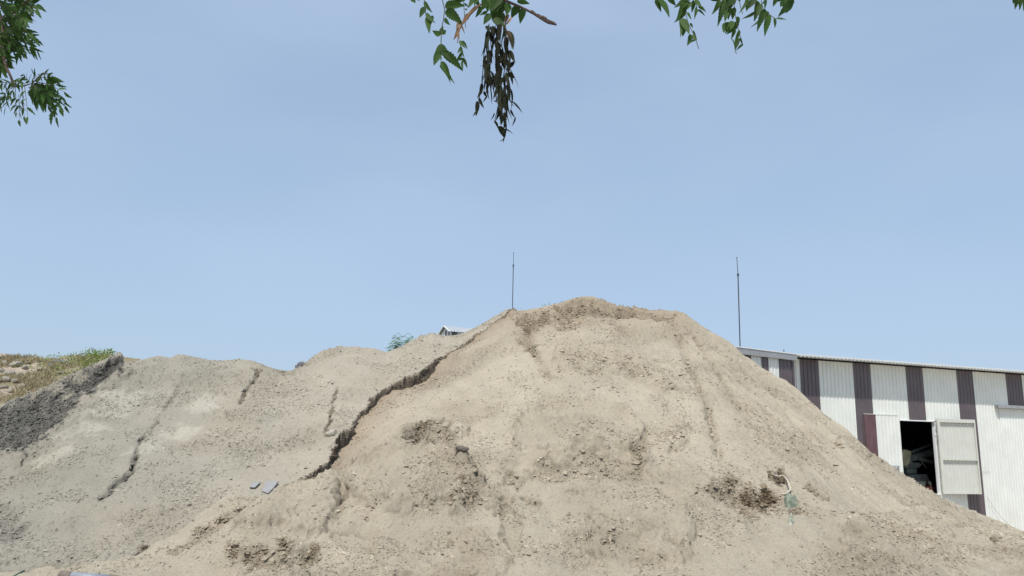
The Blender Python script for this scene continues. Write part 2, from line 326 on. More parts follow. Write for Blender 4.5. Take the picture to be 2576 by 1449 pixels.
def sand_surface(x, y):
    zt = tan0(x, y); zg = grey0(x, y); d, cut = edge(x, y); e = -d
    wdt = np.where(cut > 0, 2.2, 1.8)
    k = sstep(0, 1, e/wdt)
    dig = cut*(.6+.4*np.exp(-(e/.5)**2))
    z = np.where(d > 0, zg-np.where(cut > 0, cut+.25+d*.2, cut+d*.55), (zg-dig)*(1-k)+zt*k)
    tone = np.ones(x.shape); rel, patch = relief(x, y, 300)
    sm = np.zeros(x.shape)      # smooth blown places
    for (a, b, r) in [(1250, 960, 1.6), (1330, 1000, 1.8), (1200, 1020, 1.6), (1290, 900, 1.2), (1000, 1040, 1.4), (1720, 1130, 1.6), (1760, 1020, 1.0), (2150, 1180, 1.6), (1200, 1110, .8), (1540, 1010, .9), (1900, 1100, 1.2), (1310, 1120, 1.0), (2050, 1040, 1.2), (1420, 1290, .7)]:
        cx, cy, _ = hit(a, b, tan0); sm = np.maximum(sm, np.exp(-((x-cx)**2+(y-cy)**2)/r**2))
    z = z+rel*(1-.72*sm)
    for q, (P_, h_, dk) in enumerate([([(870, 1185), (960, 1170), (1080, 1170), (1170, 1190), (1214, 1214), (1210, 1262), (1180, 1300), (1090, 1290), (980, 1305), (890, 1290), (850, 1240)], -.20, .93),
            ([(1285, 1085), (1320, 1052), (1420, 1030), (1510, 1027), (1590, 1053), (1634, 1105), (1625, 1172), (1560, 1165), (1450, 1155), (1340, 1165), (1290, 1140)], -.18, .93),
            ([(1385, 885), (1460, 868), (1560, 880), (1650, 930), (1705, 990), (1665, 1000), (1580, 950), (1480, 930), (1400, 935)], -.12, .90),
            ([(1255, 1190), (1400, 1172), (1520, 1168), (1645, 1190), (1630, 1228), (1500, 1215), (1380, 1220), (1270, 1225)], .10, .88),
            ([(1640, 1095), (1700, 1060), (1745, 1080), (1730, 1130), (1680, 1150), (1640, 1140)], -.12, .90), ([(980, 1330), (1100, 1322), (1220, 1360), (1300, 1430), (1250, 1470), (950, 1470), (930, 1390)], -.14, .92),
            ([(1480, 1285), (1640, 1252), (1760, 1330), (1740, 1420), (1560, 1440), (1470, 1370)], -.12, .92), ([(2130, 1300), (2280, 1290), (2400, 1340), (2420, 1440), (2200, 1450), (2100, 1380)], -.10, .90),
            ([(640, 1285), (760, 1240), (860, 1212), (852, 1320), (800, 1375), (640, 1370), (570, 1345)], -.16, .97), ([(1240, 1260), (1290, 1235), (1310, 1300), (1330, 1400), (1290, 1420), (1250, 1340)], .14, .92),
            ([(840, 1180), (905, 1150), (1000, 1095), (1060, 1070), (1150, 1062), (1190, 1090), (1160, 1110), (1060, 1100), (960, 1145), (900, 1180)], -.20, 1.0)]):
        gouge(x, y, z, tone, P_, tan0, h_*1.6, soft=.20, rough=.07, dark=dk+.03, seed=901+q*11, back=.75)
    # rills running down the right flank from the top
    cx, cy, _ = hit(1600, 790, tan0); ph = np.arctan2(x-cx, cy-y); r = np.hypot(x-cx, y-cy)
    fl = sstep(.15, .5, ph)*sstep(1, 4, r)*(1-sstep(11, 15, r)); pw_ = ph+.02*gnoise(x*.8, y*.8, 501)
    ril = gnoise(pw_*9, r*.12, 502)*.5+gnoise(pw_*23, r*.25, 503)*.5+.4*gnoise(pw_*60, r*.6, 504)
    z = z+fl*ril*.13
    tone *= 1+.11*fl*np.clip(ril, -1, .8)
    g = lambda poly, dep, **k: gouge(x, y, z, tone, poly, tan0, dep, **k)  # dark: damp dug sand, with the shade of the hollows painted in
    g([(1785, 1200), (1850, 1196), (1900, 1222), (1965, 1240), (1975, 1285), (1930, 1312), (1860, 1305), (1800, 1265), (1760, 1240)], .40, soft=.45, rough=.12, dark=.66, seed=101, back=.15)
    g([(1815, 1198), (1860, 1199), (1905, 1225), (1962, 1242), (1955, 1258), (1900, 1246), (1850, 1222)], .18, soft=.2, rough=.16, dark=.38, seed=141, back=.5)  # band under the pit's upper rim: shade put into the colour
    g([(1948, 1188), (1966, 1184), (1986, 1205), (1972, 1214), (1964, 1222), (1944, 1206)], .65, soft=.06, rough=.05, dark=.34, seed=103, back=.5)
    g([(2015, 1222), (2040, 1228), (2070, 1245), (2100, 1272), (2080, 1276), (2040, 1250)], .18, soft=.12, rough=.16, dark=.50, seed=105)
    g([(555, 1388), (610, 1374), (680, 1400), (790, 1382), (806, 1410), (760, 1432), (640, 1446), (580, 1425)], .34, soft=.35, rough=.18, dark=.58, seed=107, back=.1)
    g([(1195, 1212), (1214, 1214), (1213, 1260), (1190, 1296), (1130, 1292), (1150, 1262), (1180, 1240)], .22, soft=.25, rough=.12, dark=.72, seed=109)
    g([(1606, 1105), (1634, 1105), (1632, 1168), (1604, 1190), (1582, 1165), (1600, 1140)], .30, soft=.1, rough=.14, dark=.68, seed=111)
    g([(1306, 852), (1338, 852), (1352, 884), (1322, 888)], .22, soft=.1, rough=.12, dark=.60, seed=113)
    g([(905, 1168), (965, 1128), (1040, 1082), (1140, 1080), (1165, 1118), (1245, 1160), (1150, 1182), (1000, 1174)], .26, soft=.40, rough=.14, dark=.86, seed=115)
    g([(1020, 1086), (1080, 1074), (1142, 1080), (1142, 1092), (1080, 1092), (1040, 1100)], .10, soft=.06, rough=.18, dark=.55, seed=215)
    g([(430, 1372), (500, 1328), (552, 1286), (600, 1264), (622, 1266), (606, 1300), (540, 1345), (470, 1385)], .16, soft=.25, rough=.18, dark=.68, seed=117)  # shaded side of the low ridge, painted into the tone
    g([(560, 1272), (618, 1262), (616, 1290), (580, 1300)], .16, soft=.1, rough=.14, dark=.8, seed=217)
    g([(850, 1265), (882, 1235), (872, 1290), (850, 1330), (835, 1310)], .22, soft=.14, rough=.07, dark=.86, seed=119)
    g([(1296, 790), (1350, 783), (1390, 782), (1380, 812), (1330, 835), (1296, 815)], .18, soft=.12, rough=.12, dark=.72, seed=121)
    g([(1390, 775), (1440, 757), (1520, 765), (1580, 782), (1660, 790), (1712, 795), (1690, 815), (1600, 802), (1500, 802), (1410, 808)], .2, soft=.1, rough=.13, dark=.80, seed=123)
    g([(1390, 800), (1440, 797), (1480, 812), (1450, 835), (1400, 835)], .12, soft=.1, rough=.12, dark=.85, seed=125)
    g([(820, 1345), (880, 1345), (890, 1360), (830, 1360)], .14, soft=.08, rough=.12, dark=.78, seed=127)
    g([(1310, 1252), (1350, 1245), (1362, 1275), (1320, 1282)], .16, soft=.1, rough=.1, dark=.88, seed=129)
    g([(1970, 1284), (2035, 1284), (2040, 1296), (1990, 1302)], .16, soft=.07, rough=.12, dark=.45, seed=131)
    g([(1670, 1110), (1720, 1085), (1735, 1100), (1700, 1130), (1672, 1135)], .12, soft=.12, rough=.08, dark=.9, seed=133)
    for q, (a, b) in enumerate([(1130, 1395), (1250, 1290), (1545, 1380), (2230, 1345), (2420, 1330), (2300, 1270), (1440, 1240), (990, 1380), (1700, 1390), (1080, 1300), (1490, 930), (1580, 935), (2010, 1020), (2190, 1150), (2110, 1120)]):
        w = 12+10*(q % 3); g([(a-w, b-3), (a, b-7), (a+w, b-2), (a+w*.7, b+7), (a-w*.6, b+7)], .12, soft=.08, rough=.12, dark=.84, seed=601+q*5)
    l = lambda pts, h, w, **k: line(x, y, z, pts, tan0, h*(1.45 if h > -.12 and h < .25 else 1.1), w, tone=tone, **k)
    l([(870, 1185), (930, 1176), (1000, 1172), (1090, 1172), (1170, 1190), (1250, 1180), (1330, 1168), (1420, 1162), (1500, 1150), (1580, 1163), (1650, 1185)], .22, .30)
    l([(1250, 1200), (1330, 1190), (1420, 1182), (1500, 1178), (1600, 1195)], -.14, .30, dark=.92)
    l([(1285, 1100), (1312, 1060), (1390, 1038), (1490, 1030), (1580, 1056), (1628, 1100)], .13, .22)
    l([(1330, 1090), (1420, 1062), (1500, 1060), (1580, 1085)], -.08, .3)
    l([(1390, 895), (1480, 885), (1570, 905), (1650, 950), (1720, 1010)], .10, .25)
    l([(1400, 915), (1480, 905), (1560, 925), (1630, 965)], -.08, .22, dark=.93)
    l([(640, 1300), (720, 1255), (800, 1225), (880, 1200)], .10, .4)
    l([(900, 1300), (1000, 1245), (1110, 1230), (1200, 1208)], .14, .35)
    l([(880, 1330), (960, 1350), (1060, 1400), (1150, 1440)], -.10, .3); l([(1230, 1220), (1300, 1240), (1380, 1260), (1440, 1330), (1450, 1449)], -.14, .35)
    l([(1640, 1200), (1700, 1260), (1720, 1330)], -.08, .3); l([(1700, 1290), (1800, 1330), (1920, 1380)], .12, .4)
    l([(1320, 800), (1335, 870), (1370, 930), (1400, 960)], -.12, .12, dark=.88)
    l([(1690, 810), (1730, 910), (1775, 1000), (1800, 1100), (1815, 1170)], -.15, .12, dark=.9)
    l([(1730, 820), (1800, 930), (1850, 1010), (1930, 1120)], -.10, .10, dark=.92)
    l([(1850, 900), (1950, 1000), (2050, 1120), (2150, 1230)], -.09, .14); l([(1980, 990), (2080, 1080), (2180, 1190), (2280, 1280)], .10, .16)
    l([(2380, 1290), (2440, 1320), (2500, 1362), (2530, 1388)], -.16, .10, dark=.75)
    l([(2130, 1090), (2180, 1130), (2215, 1165), (2260, 1195)], -.14, .08, dark=.5)
    l([(2030, 1008), (2060, 1025), (2095, 1060)], -.12, .08, dark=.5)
    l([(960, 1450), (860, 1400), (700, 1380), (600, 1350)], .10, .4)
    for (a, b, h, w) in [(1050, 1210, .22, 1.2), (760, 1290, .16, 1.4), (1480, 1110, .18, 1.1), (1250, 1350, .14, 1.2), (1650, 1330, .12, 1.4), (2100, 1380, .10, 1.6), (1150, 960, -.10, 1.6), (1350, 1000, -.12, 1.5), (1560, 870, .08, 1.2), (960, 1390, .10, .9), (680, 1350, .12, .9), (1430, 1370, -.12, .7)]:
        cx, cy, _ = hit(a, b, tan0); z += h*np.exp(-((x-cx)**2+(y-cy)**2)/w**2)
    z += .035*sstep(.1, .7, fbm(x, y, .9, 3, 811, .6))*(1-sm)
    col = np.broadcast_to(TAN, (len(x), 3)).copy()
    # old brown skin of the heap near the top and below the crust, greyer dusty sand low down
    topk = sstep(3.4, .2, (z*0+np.abs(y-30.3))+.9*fbm(x, y, .7, 4, 700, .6))*sstep(-.06, .02, x/y)*sstep(.32, .2, x/y)
    ck = np.where(cut > 0, np.exp(-np.maximum(0, e)/1.0), 0)*.9
    bk = np.clip(np.maximum(topk*.65, ck), 0, 1); col = col+(TAND*1.08-col)*bk[:, None]
    low = sstep(21.5, 17.5, y+.8*fbm(x, y, .5, 3, 705, .6))*.7; col = col+(np.array((.355, .315, .245))-col)*low[:, None]
    mid = sstep(.1, .7, fbm(x, y, .45, 4, 710, .6))*.45; col = col+(np.array((.325, .275, .205))-col)*mid[:, None]
    col = col*(1+.07*sm-.10*patch+.07*fbm(x, y, 1.6, 4, 715, .6))[:, None]
    TONE['s'] = tone
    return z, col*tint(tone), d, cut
def crumble(x, y, z, nt_, ny, amp, seed):
    """break steep faces up sideways, so that banks are lumpy instead of drawn straight down"""
    X, Y, H = (q.reshape(ny, nt_) for q in (x, y, z)); gy = np.gradient(H, axis=0)/np.gradient(Y, axis=0); gx_ = np.gradient(H, axis=1)/np.gradient(X, axis=1)
    st = np.hypot(gx_, gy).ravel(); w = sstep(.9, 2.4, st)
    w2 = w.reshape(ny, nt_); w2 = (w2+np.roll(w2, 1, 0)+np.roll(w2, -1, 0)+np.roll(w2, 1, 1)+np.roll(w2, -1, 1)+np.roll(w2, 2, 0)+np.roll(w2, -2, 0))/7; w = w2.ravel()
    n1 = gnoise(x*3.4+z*1.3, z*4.6, seed)+.5*gnoise(x*8+y*2, z*9, seed+1)+.15*gnoise(x*19, z*17+y*3, seed+2)
    n2 = gnoise(x*3.1+y, z*5.0+31, seed+3)+.7*gnoise(x*9, z*8+7, seed+4)
    return x+w*n2*amp*.8, y-w*n1*amp, z+w*.4*amp*gnoise(x*9, y*9+z*3, seed+6)
pile = tag(empty('sand_pile', (2, 22, 0)), 'huge tan sand heap with smooth dusty flanks and dug pits in front of the shed', 'sand pile')
gpile = tag(empty('gravel_pile', (-9, 22, 0)), 'long grey gravel heap on the left with a broken crust edge above the tan sand', 'gravel pile')
def place(o, parent):
    o.parent = parent; o.matrix_parent_inverse = Matrix.Translation(-parent.location)
    return o
x, y, F = grid(-.46*1.6, .80, 14.3, 36, 1500, 760)
zs_, cs_, ds_, cuts_ = sand_surface(x, y); tone_s = TONE['s']
keep = ~((ds_ > 1.2) | (zs_ < -1.9)); fm = keep[F].all(1)
Fs = F[fm]; used, inv = np.unique(Fs, return_inverse=True)
xs2, ys2, zs2 = crumble(x, y, zs_, 1500, 760, .06, 41)
place(link('sand', mesh_np('sand', np.stack([xs2, ys2, zs2], 1)[used], inv.reshape(-1, 4), True, cs_[used]), None, [M_sand]), pile)
xg, yg, Fg = grid(-.95, .03, 14.8, 36, 1150, 760)
zg_, cg_, dg_, cutg_ = grey_final(xg, yg); tone_g = TONE['g']
# the crust leans out over the hollow a little
sh = np.where(cutg_ > .08, np.exp(-((dg_-.02)/.07)**2), 0)*np.clip(cutg_, 0, .5)*.30
xo = xg+sh*.85; yo = yg-sh*.45
kg = ~(((dg_ < -.6)) | (zg_ < -1.9)); fg = kg[Fg].all(1); Fg2 = Fg[fg]; used, inv = np.unique(Fg2, return_inverse=True)
xo, yo, zo_ = crumble(xo, yo, zg_, 1150, 760, .07, 47)
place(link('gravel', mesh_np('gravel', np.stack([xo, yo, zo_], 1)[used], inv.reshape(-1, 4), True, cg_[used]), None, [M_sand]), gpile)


oct_v = np.array([(1, 0, 0), (0, 1, 0), (-1, 0, 0), (0, -1, 0), (0, 0, 1), (0, 0, -1), (.62, .62, .45), (-.62, .6, .4)], float)
def hullfaces(vs):
    import bmesh
    bm = bmesh.new(); [bm.verts.new(v) for v in vs]; bmesh.ops.convex_hull(bm, input=bm.verts); bm.verts.index_update()
    f = np.array([[v.index for v in q.verts] for q in bm.faces]); bm.free(); return f
oct_f = hullfaces(oct_v)
def scatter(X, Y, Z, size, col):
    n = len(X); a = rng.uniform(0, 2*np.pi, n); sc = np.stack([size*rng.uniform(.7, 1.5, n), size*rng.uniform(.6, 1.1, n), size*rng.uniform(.4, .8, n)], 1)
    v = oct_v[None]*sc[:, None, :]*(1+rng.uniform(-.25, .25, (n, 8, 1))); ca, sa = np.cos(a)[:, None], np.sin(a)[:, None]
    tl = rng.uniform(-.6, .6, (n, 1)); vx = v[..., 0]*ca-v[..., 1]*sa; vy = v[..., 0]*sa+v[..., 1]*ca; vz = v[..., 2]+vy*(.45+tl)
    v = np.stack([vx+X[:, None], vy+Y[:, None], vz+Z[:, None]], -1).reshape(-1, 3)
    f = (oct_f[None]+(np.arange(n)*8)[:, None, None]).reshape(-1, 3)
    return v, f, np.repeat(col, 8, 0)
def stones_on(surf_x, surf_y, surf_z, cols, okmask, n, seed, t0, t1, y0, y1, nt_, ny, par, name, bright):
    # candidates picked straight from the surface samples, more of them where the ground is rough
    idx = np.flatnonzero(okmask); dens = sstep(-.2, .5, gnoise(surf_x[idx]*.45, surf_y[idx]*.7, seed)+.5*gnoise(surf_x[idx]*1.7, surf_y[idx]*1.7, seed+1))*.9+.06
    pr = dens*surf_y[idx]/20; pr /= pr.sum(); pick = rng.choice(idx, n, replace=False, p=pr)
    size = np.clip(rng.lognormal(math.log(.017), .42, n), .008, .065)
    c = cols[pick]*bright*rng.uniform(.62, 1.05, (n, 1))
    v, f, cc = scatter(surf_x[pick], surf_y[pick], surf_z[pick]+size*.12, size, c)
    o = place(link(name, mesh_np(name, v, f, False, cc), None, [M_peb]), par); o['kind'] = 'stuff'
slope_ok = (zs_ > -.1) & (ds_ < -.03) & (y < 31.5)
stones_on(x, y, zs_, cs_, slope_ok, 52000, 901, 0, 0, 0, 0, 0, 0, pile, 'loose_stones', 1.0)
gok = (zg_ > -.1) & (dg_ > .02) & (yg < 31.3)
stones_on(xg, yg, zg_, cg_, gok, 42000, 951, 0, 0, 0, 0, 0, 0, gpile, 'loose_stones', 1.02)

def clods(surf, tone, ok, n, par, name, smin, smed, smax, bright):
    X, Y, Zs, cols = surf; idx = np.flatnonzero(ok & (tone < .93)); pr = np.clip(1-tone[idx], .02, .6)**1.3*Y[idx]; pr /= pr.sum(); pick = rng.choice(idx, min(n, len(idx)//2), replace=False, p=pr); n = len(pick)
    size = np.clip(rng.lognormal(math.log(smed), .5, n), smin, smax); c = cols[pick]*bright*rng.uniform(.8, 1.2, (n, 1))
    v, f, cc = scatter(X[pick], Y[pick], Zs[pick]+size*.2, size, c)
    o = place(link(name, mesh_np(name, v, f, False, cc), None, [M_peb]), par); o['kind'] = 'stuff'
clods((xs2, ys2, zs2, cs_), tone_s, slope_ok, 15000, pile, 'crumbled_clods', .010, .022, .07, .92)
clods((xo, yo, zo_, cg_), tone_g*np.where((dg_ < .06) & (cutg_ > .05), .82, 1), (zg_ > -.1) & (dg_ > -.14) & (yg < 31), 17000, gpile, 'crumbled_clods', .010, .020, .055, .90)

# ------------------------------------------------------------------ ground
def gz(x, y):
    z = 1.4*sstep(11, 5, y)-1.9*sstep(21, 30, y)+0*x
    return z
ax = np.concatenate([-np.geomspace(1500, 32, 30), np.linspace(-30, 30, 300), np.geomspace(32, 1500, 30)])
ay = np.concatenate([-np.geomspace(1500, 12, 24), np.linspace(-10, 60, 420), np.geomspace(62, 3000, 30)])
GX, GY = np.meshgrid(ax, ay); gx, gy = GX.ravel(), GY.ravel()
near = (np.abs(gx) < 31) & (gy < 61) & (gy > -11)
zz = gz(gx, gy)+np.where(near, .03*fbm(gx, gy, 1.1, 4, 5, .55)+.05*gnoise(gx*.3, gy*.5, 6), 0)
gc = np.array((.42, .365, .285))*(1+.12*fbm(gx, gy, .8, 4, 8, .6))[:, None]
nn = len(ax); i = np.arange(len(ay)-1)[:, None]*nn+np.arange(nn-1)[None, :]
gf = np.stack([i, i+1, i+nn+1, i+nn], -1).reshape(-1, 4)
g = link('ground', mesh_np('ground', np.stack([gx, gy, zz], 1), gf, True, gc), None, [M_ground]); tag(g, 'pale packed sandy ground at the foot of the heaps', kind='structure')

# ------------------------------------------------------------------ warehouse
WD = Vector((math.sin(math.radians(68.5)), math.cos(math.radians(68.5)), 0)); WN = Vector((WD.y, -WD.x, 0)); WN = WN if WN.y < 0 else -WN
WP = at(2280, 1000, 36.0); WP.z = 0; Z = Vector((0, 0, 1))
def whit(px, py, off=0.0, O=None, D=None, Nn=None):
    O = O or WP; D = D or WD; Nn = Nn or WN
    d = ray(px, py); t = ((O+Nn*off-CO).dot(Nn))/d.dot(Nn); p = CO+d*t
    return (p-O).dot(D), p.z
def wpt(u, z, n=0.0): return WP+WD*u+WN*n+Z*z
if __name__ == '__main__':
    EO = .68
    for q in [(2010, 893), (2143, 905), (2274, 915), (2402, 926), (2527, 935), (2570, 938)]: print('roofline', q, [round(k, 2) for k in whit(*q, off=EO)])
    for q in [(2010.4, 893), (2054.6, 897), (2143, 905), (2187.8, 908), (2274.5, 915), (2318.3, 918), (2402.5, 926), (2444.2, 930), (2527, 935), (2568.8, 940)]: print('stripe', q, [round(k, 2) for k in whit(*q)])
wh = tag(empty('warehouse', WP), 'long shed of white corrugated sheet with brown vertical stripes behind the sand heap', 'warehouse')
def wl(o):
    o.parent = wh; o.matrix_parent_inverse = Matrix.Translation(-WP); return o
PITCHR = .215
u_s0 = whit(2010.4, 893)[0]
stripes = [(whit(a, b)[0], whit(c, d)[0]) for a, b, c, d in [(2010.4, 893, 2054.6, 897), (2143, 905, 2187.8, 908), (2274.5, 915, 2318.3, 918), (2402.5, 926, 2444.2, 930), (2527, 935, 2568.8, 940)]]
per = (stripes[-1][0]-stripes[0][0])/4; stripes += [(stripes[-1][0]+per*k, stripes[-1][1]+per*k) for k in (1, 2, 3)]
EO = .68
EAVE_U0 = whit(1994, 892, EO)[0]
ZE = np.mean([whit(a, b, off=EO)[1] for a, b in [(2143, 905), (2402, 926), (2527, 935)]])
def corr(mb, O, D, Nn, u0, u1, z0, z1, brown=lambda u: False, depth=.024, pitch=PITCHR, rib=.05, mw=0, mbn=1, uoff=0.0):
    """ribbed sheet: flat pans and raised trapezoid ribs running up the wall"""
    prof = []; k = math.floor((u0-uoff)/pitch)-1
    while uoff+k*pitch < u1+pitch:
        c = uoff+k*pitch; prof += [(c-rib/2-.012, 0), (c-rib/2+.006, depth), (c+rib/2-.006, depth), (c+rib/2+.012, 0)]; k += 1
    us = [(u0, 0)]+[p for p in prof if u0+.004 < p[0] < u1-.004]+[(u1, 0)]
    b = len(mb.v)
    for u, n in us:
        for zq in (z0, z1): mb.v.append(tuple(O+D*u+Nn*n+Z*zq))
    for q in range(len(us)-1):
        a = b+2*q; mb.f.append((a, a+2, a+3, a+1)); mb.m.append(mbn if brown((us[q][0]+us[q+1][0])/2) else mw)
isb = lambda u: any(a <= u <= b for a, b in stripes)
# the opening and the door
uo0, zo1 = whit(2260.5, 1058); uo1, _ = whit(2347, 1062); _, zo0 = whit(2349, 1242)
uo0b = whit(2268, 1180)[0]; uo0 = (uo0+uo0b)/2
WEND = stripes[-1][1]+1
mb = MB()
zb = -2.2; zt = ZE-.02
for (a, b, c, d) in [(EAVE_U0-1.5, uo0, zb, zt), (uo0, uo1, zo1, zt), (uo0, uo1, zb, zo0), (uo1, WEND, zb, zt)]:
    corr(mb, WP, WD, WN, a, b, c, d, isb, uoff=stripes[0][0])
wl(mb.build('wall', [M_white, M_brown]))
# inside lining, far walls and floor so that the opening looks into a dark hall
mb = MB(); DEP = 14
mb.obox(wpt(EAVE_U0-1.4, zb, -.12), WD*(uo0-EAVE_U0+1.4), WN*.03, Z*(zt-zb-.1)); mb.obox(wpt(uo1, zb, -.12), WD*(WEND-uo1), WN*.03, Z*(zt-zb-.1))
mb.obox(wpt(uo0, zo1, -.12), WD*(uo1-uo0), WN*.03, Z*(zt-zo1-.1)); mb.obox(wpt(uo0, zb, -.12), WD*(uo1-uo0), WN*.03, Z*(zo0-zb))
mb.obox(wpt(EAVE_U0-1.4, zb, -DEP), WD*(WEND-EAVE_U0+1.4), WN*.05, Z*(zt-zb+.6)); mb.obox(wpt(EAVE_U0-1.5, zb, -DEP), WD*.05, WN*(DEP-.2), Z*(zt-zb-.1)); mb.obox(wpt(WEND-.06, zb, -DEP), WD*.05, WN*(DEP-.2), Z*(zt-zb-.1))
wl(mb.build('lining', M_inside))
mb = MB(); mb.obox(wpt(EAVE_U0-1.3, zb, -DEP+.1), WD*(WEND-EAVE_U0+1.1), WN*(DEP-.3), Z*(zo0-zb-.3)); wl(mb.build('floor', M_inside))
# roof sheet: ribs run from eave to ridge
mb = MB(); k = 0; u = EAVE_U0-.25; RS = math.tan(math.radians(5)); ROOFU1 = WEND+.3; prof = []
while u < ROOFU1:
    prof += [(u, 0), (u+.09, 0), (u+.115, .055), (u+.19, .055)]; u += .215
for th_, zo in ((0, 0), (1, .016)):
    b = len(mb.v)
    for (uu, h) in prof:
        for n in (EO, -7): mb.v.append(tuple(wpt(uu, ZE+(.095 if th_ else h*.75)+(EO-n)*RS, n)))
    for q in range(len(prof)-1):
        a = b+2*q; mb.f.append((a, a+2, a+3, a+1) if th_ else (a, a+1, a+3, a+2)); mb.m.append(0)
n_ = len(prof)*2
for q in range(len(prof)-1):
    a = 2*q; mb.f.append((a, a+2, a+2+n_, a+n_)); mb.m.append(0)
mb.obox(wpt(EAVE_U0-.25, ZE+7.55*RS, -7), WD*(ROOFU1-EAVE_U0+.25), WN*-8, Z*.05)
wl(mb.build('roof', M_roof))
mb = MB(); mb.obox(wpt(EAVE_U0-.2, ZE+.085, EO-.05), WD*(ROOFU1-EAVE_U0+.2), WN*.07, Z*.022); mb.obox(wpt(EAVE_U0-.2, ZE+.045, EO+.002), WD*(ROOFU1-EAVE_U0+.2), WN*.012, Z*.062); wl(mb.build('roof_edge_flashing', M_roof))
# door opening frame
mb = MB(); fw = .05
mb.obox(wpt(uo0-fw, zo0, -.08), WD*fw, WN*.13, Z*(zo1-zo0)); mb.obox(wpt(uo1, zo0, -.08), WD*fw, WN*.13, Z*(zo1-zo0)); mb.obox(wpt(uo0-fw, zo1, -.08), WD*(uo1-uo0+2*fw), WN*.13, Z*fw); mb.obox(wpt(uo0-fw, zo0-fw, -.08), WD*(uo1-uo0+2*fw), WN*.16, Z*fw)
wl(mb.build('door_frame', M_roof))
# the leaf swung out, seen from its back: frame, two rails, sheet behind
hinge = wpt(uo1+.10, 0, .10); p1 = None
ang = math.radians(9); LD = (WD*math.cos(ang)+WN*math.sin(ang)); LN = (WN*math.cos(ang)-WD*math.sin(ang))
def lp(u, z, n=0): return hinge+LD*u+LN*n+Z*z
lu1, lz1 = whit(2452, 1056, O=hinge, D=LD, Nn=LN); _, lz0 = whit(2470, 1243, O=hinge, D=LD, Nn=LN); _, lmid = whit(2460, 1157, O=hinge, D=LD, Nn=LN); lu1 = (lu1+whit(2466, 1243, O=hinge, D=LD, Nn=LN)[0])/2
leaf = MB(); corr(leaf, hinge+LN*-.03, LD, LN, 0, lu1, lz0, lz1, depth=-.010, pitch=.2)
dl = wl(leaf.build('door_leaf', M_leafwhite)); dl['label'] = 'dull back of the open door leaf with two rails'
mb = MB(); t = .06
mb.obox(lp(0, lz0), LD*.14, LN*t, Z*(lz1-lz0)); mb.obox(lp(lu1-.05, lz0), LD*.05, LN*t, Z*(lz1-lz0))
mb.obox(lp(.14, lz1-.16), LD*(lu1-.19), LN*t, Z*.16); mb.obox(lp(.14, lmid-.03), LD*(lu1-.19), LN*t, Z*.06); mb.obox(lp(.14, lz0), LD*(lu1-.19), LN*t, Z*.05)
fr = mb.build('leaf_frame', M_leafwhite, dl)
for zz_ in (lz1-.17, lmid-.04):
    for q in range(9):
        mb = MB(); mb.tube([lp(.26+q*(lu1-.4)/8.5, zz_, .0), lp(.26+q*(lu1-.4)/8.5, zz_-.07, .05)], .014, 6); mb.build('clip', M_steel, dl)
mb = MB(); mb.tube([wpt(uo1+.02, zo1-.65, .05), wpt(uo1+.02, zo1-.65, .22)], .02, 6); wl(mb.build('hinge', M_steel)); mb = MB(); mb.tube([wpt(uo1-.05, zo1-.02, .06), wpt(uo1-.02, zo1+.04, .2)], .03, 6); wl(mb.build('hinge', M_steel))
# the other leaf folded back flat on the wall, left of the opening, its own stripe a different brown
ul0 = whit(2197, 1045)[0]-.55; ul1 = uo0-.06; zl1 = whit(2200, 1043)[1]
M_brown2 = mat('brown_sheet_faded', (.13, .075, .085), .55, 0, noise=.2, nscale=3)
bs = stripes[1]
mb = MB(); corr(mb, WP+WN*.07, WD, WN, whit(2170, 1040)[0], ul1, zo0-.05, zl1, lambda u: u < bs[1]+.02, uoff=stripes[0][0]+.05)
fl_ = wl(mb.build('door_leaf', [M_white, M_brown2])); fl_['label'] = 'closed white door leaf flat against the wall left of the opening'
mb = MB(); u9 = whit(2170, 1040)[0]; mb.obox(wpt(u9, zl1, .03), WD*(ul1-u9), WN*.06, Z*.02); mb.obox(wpt(ul1-.02, zo0-.05, .035), WD*.04, WN*.075, Z*(zl1-zo0+.05)); mb.build('leaf_frame', M_white, fl_)

# small louvre
uv0, zv1 = whit(2247, 1174, .12); uv1, zv0 = whit(2262, 1192, .12)
mb = MB(); mb.obox(wpt(uv0-.3, zv0-.05, .11), WD*(uv1-uv0+.3), WN*.02, Z*.04); mb.obox(wpt(uv0-.3, zv1, .11), WD*(uv1-uv0+.3), WN*.05, Z*.04); mb.obox(wpt(uv1-.04, zv0, .11), WD*.04, WN*.05, Z*(zv1-zv0))
for q in range(4): mb.obox(wpt(uv0-.3, zv0+q*(zv1-zv0)/4, .11), WD*(uv1-uv0+.26), WN*.03+Z*-.02, Z*.015)
wl(mb.build('vent', M_steel))
# canopy rail and the sheet panel below it at the right
uc0, zc1 = whit(2509, 1019, .2); mb = MB()
mb.obox(wpt(uc0, zc1-.13, .035), WD*(WEND-uc0), WN*.20, Z*.02); mb.obox(wpt(uc0, zc1-.11, .215), WD*(WEND-uc0), WN*.02, Z*.11); mb.obox(wpt(uc0, zc1, .035), WD*(WEND-uc0), WN*.2, Z*.02)
wl(mb.build('door_track', M_steel))
uc1 = whit(2575, 1030)[0]; uq = whit(2513, 1035)[0]
mb = MB(); corr(mb, WP+WN*.03, WD, WN, uq, WEND-.2, zb, zc1-.14, lambda u: u > uc1 and u < uc1+.9, uoff=.03, pitch=.20)
sd = wl(mb.build('sliding_door', [M_white, M_brown])); mb = MB(); mb.obox(wpt(uq-.03, zb, .0), WD*.06, WN*.034, Z*(zc1-.14-zb)); mb.build('door_edge', M_white, sd)
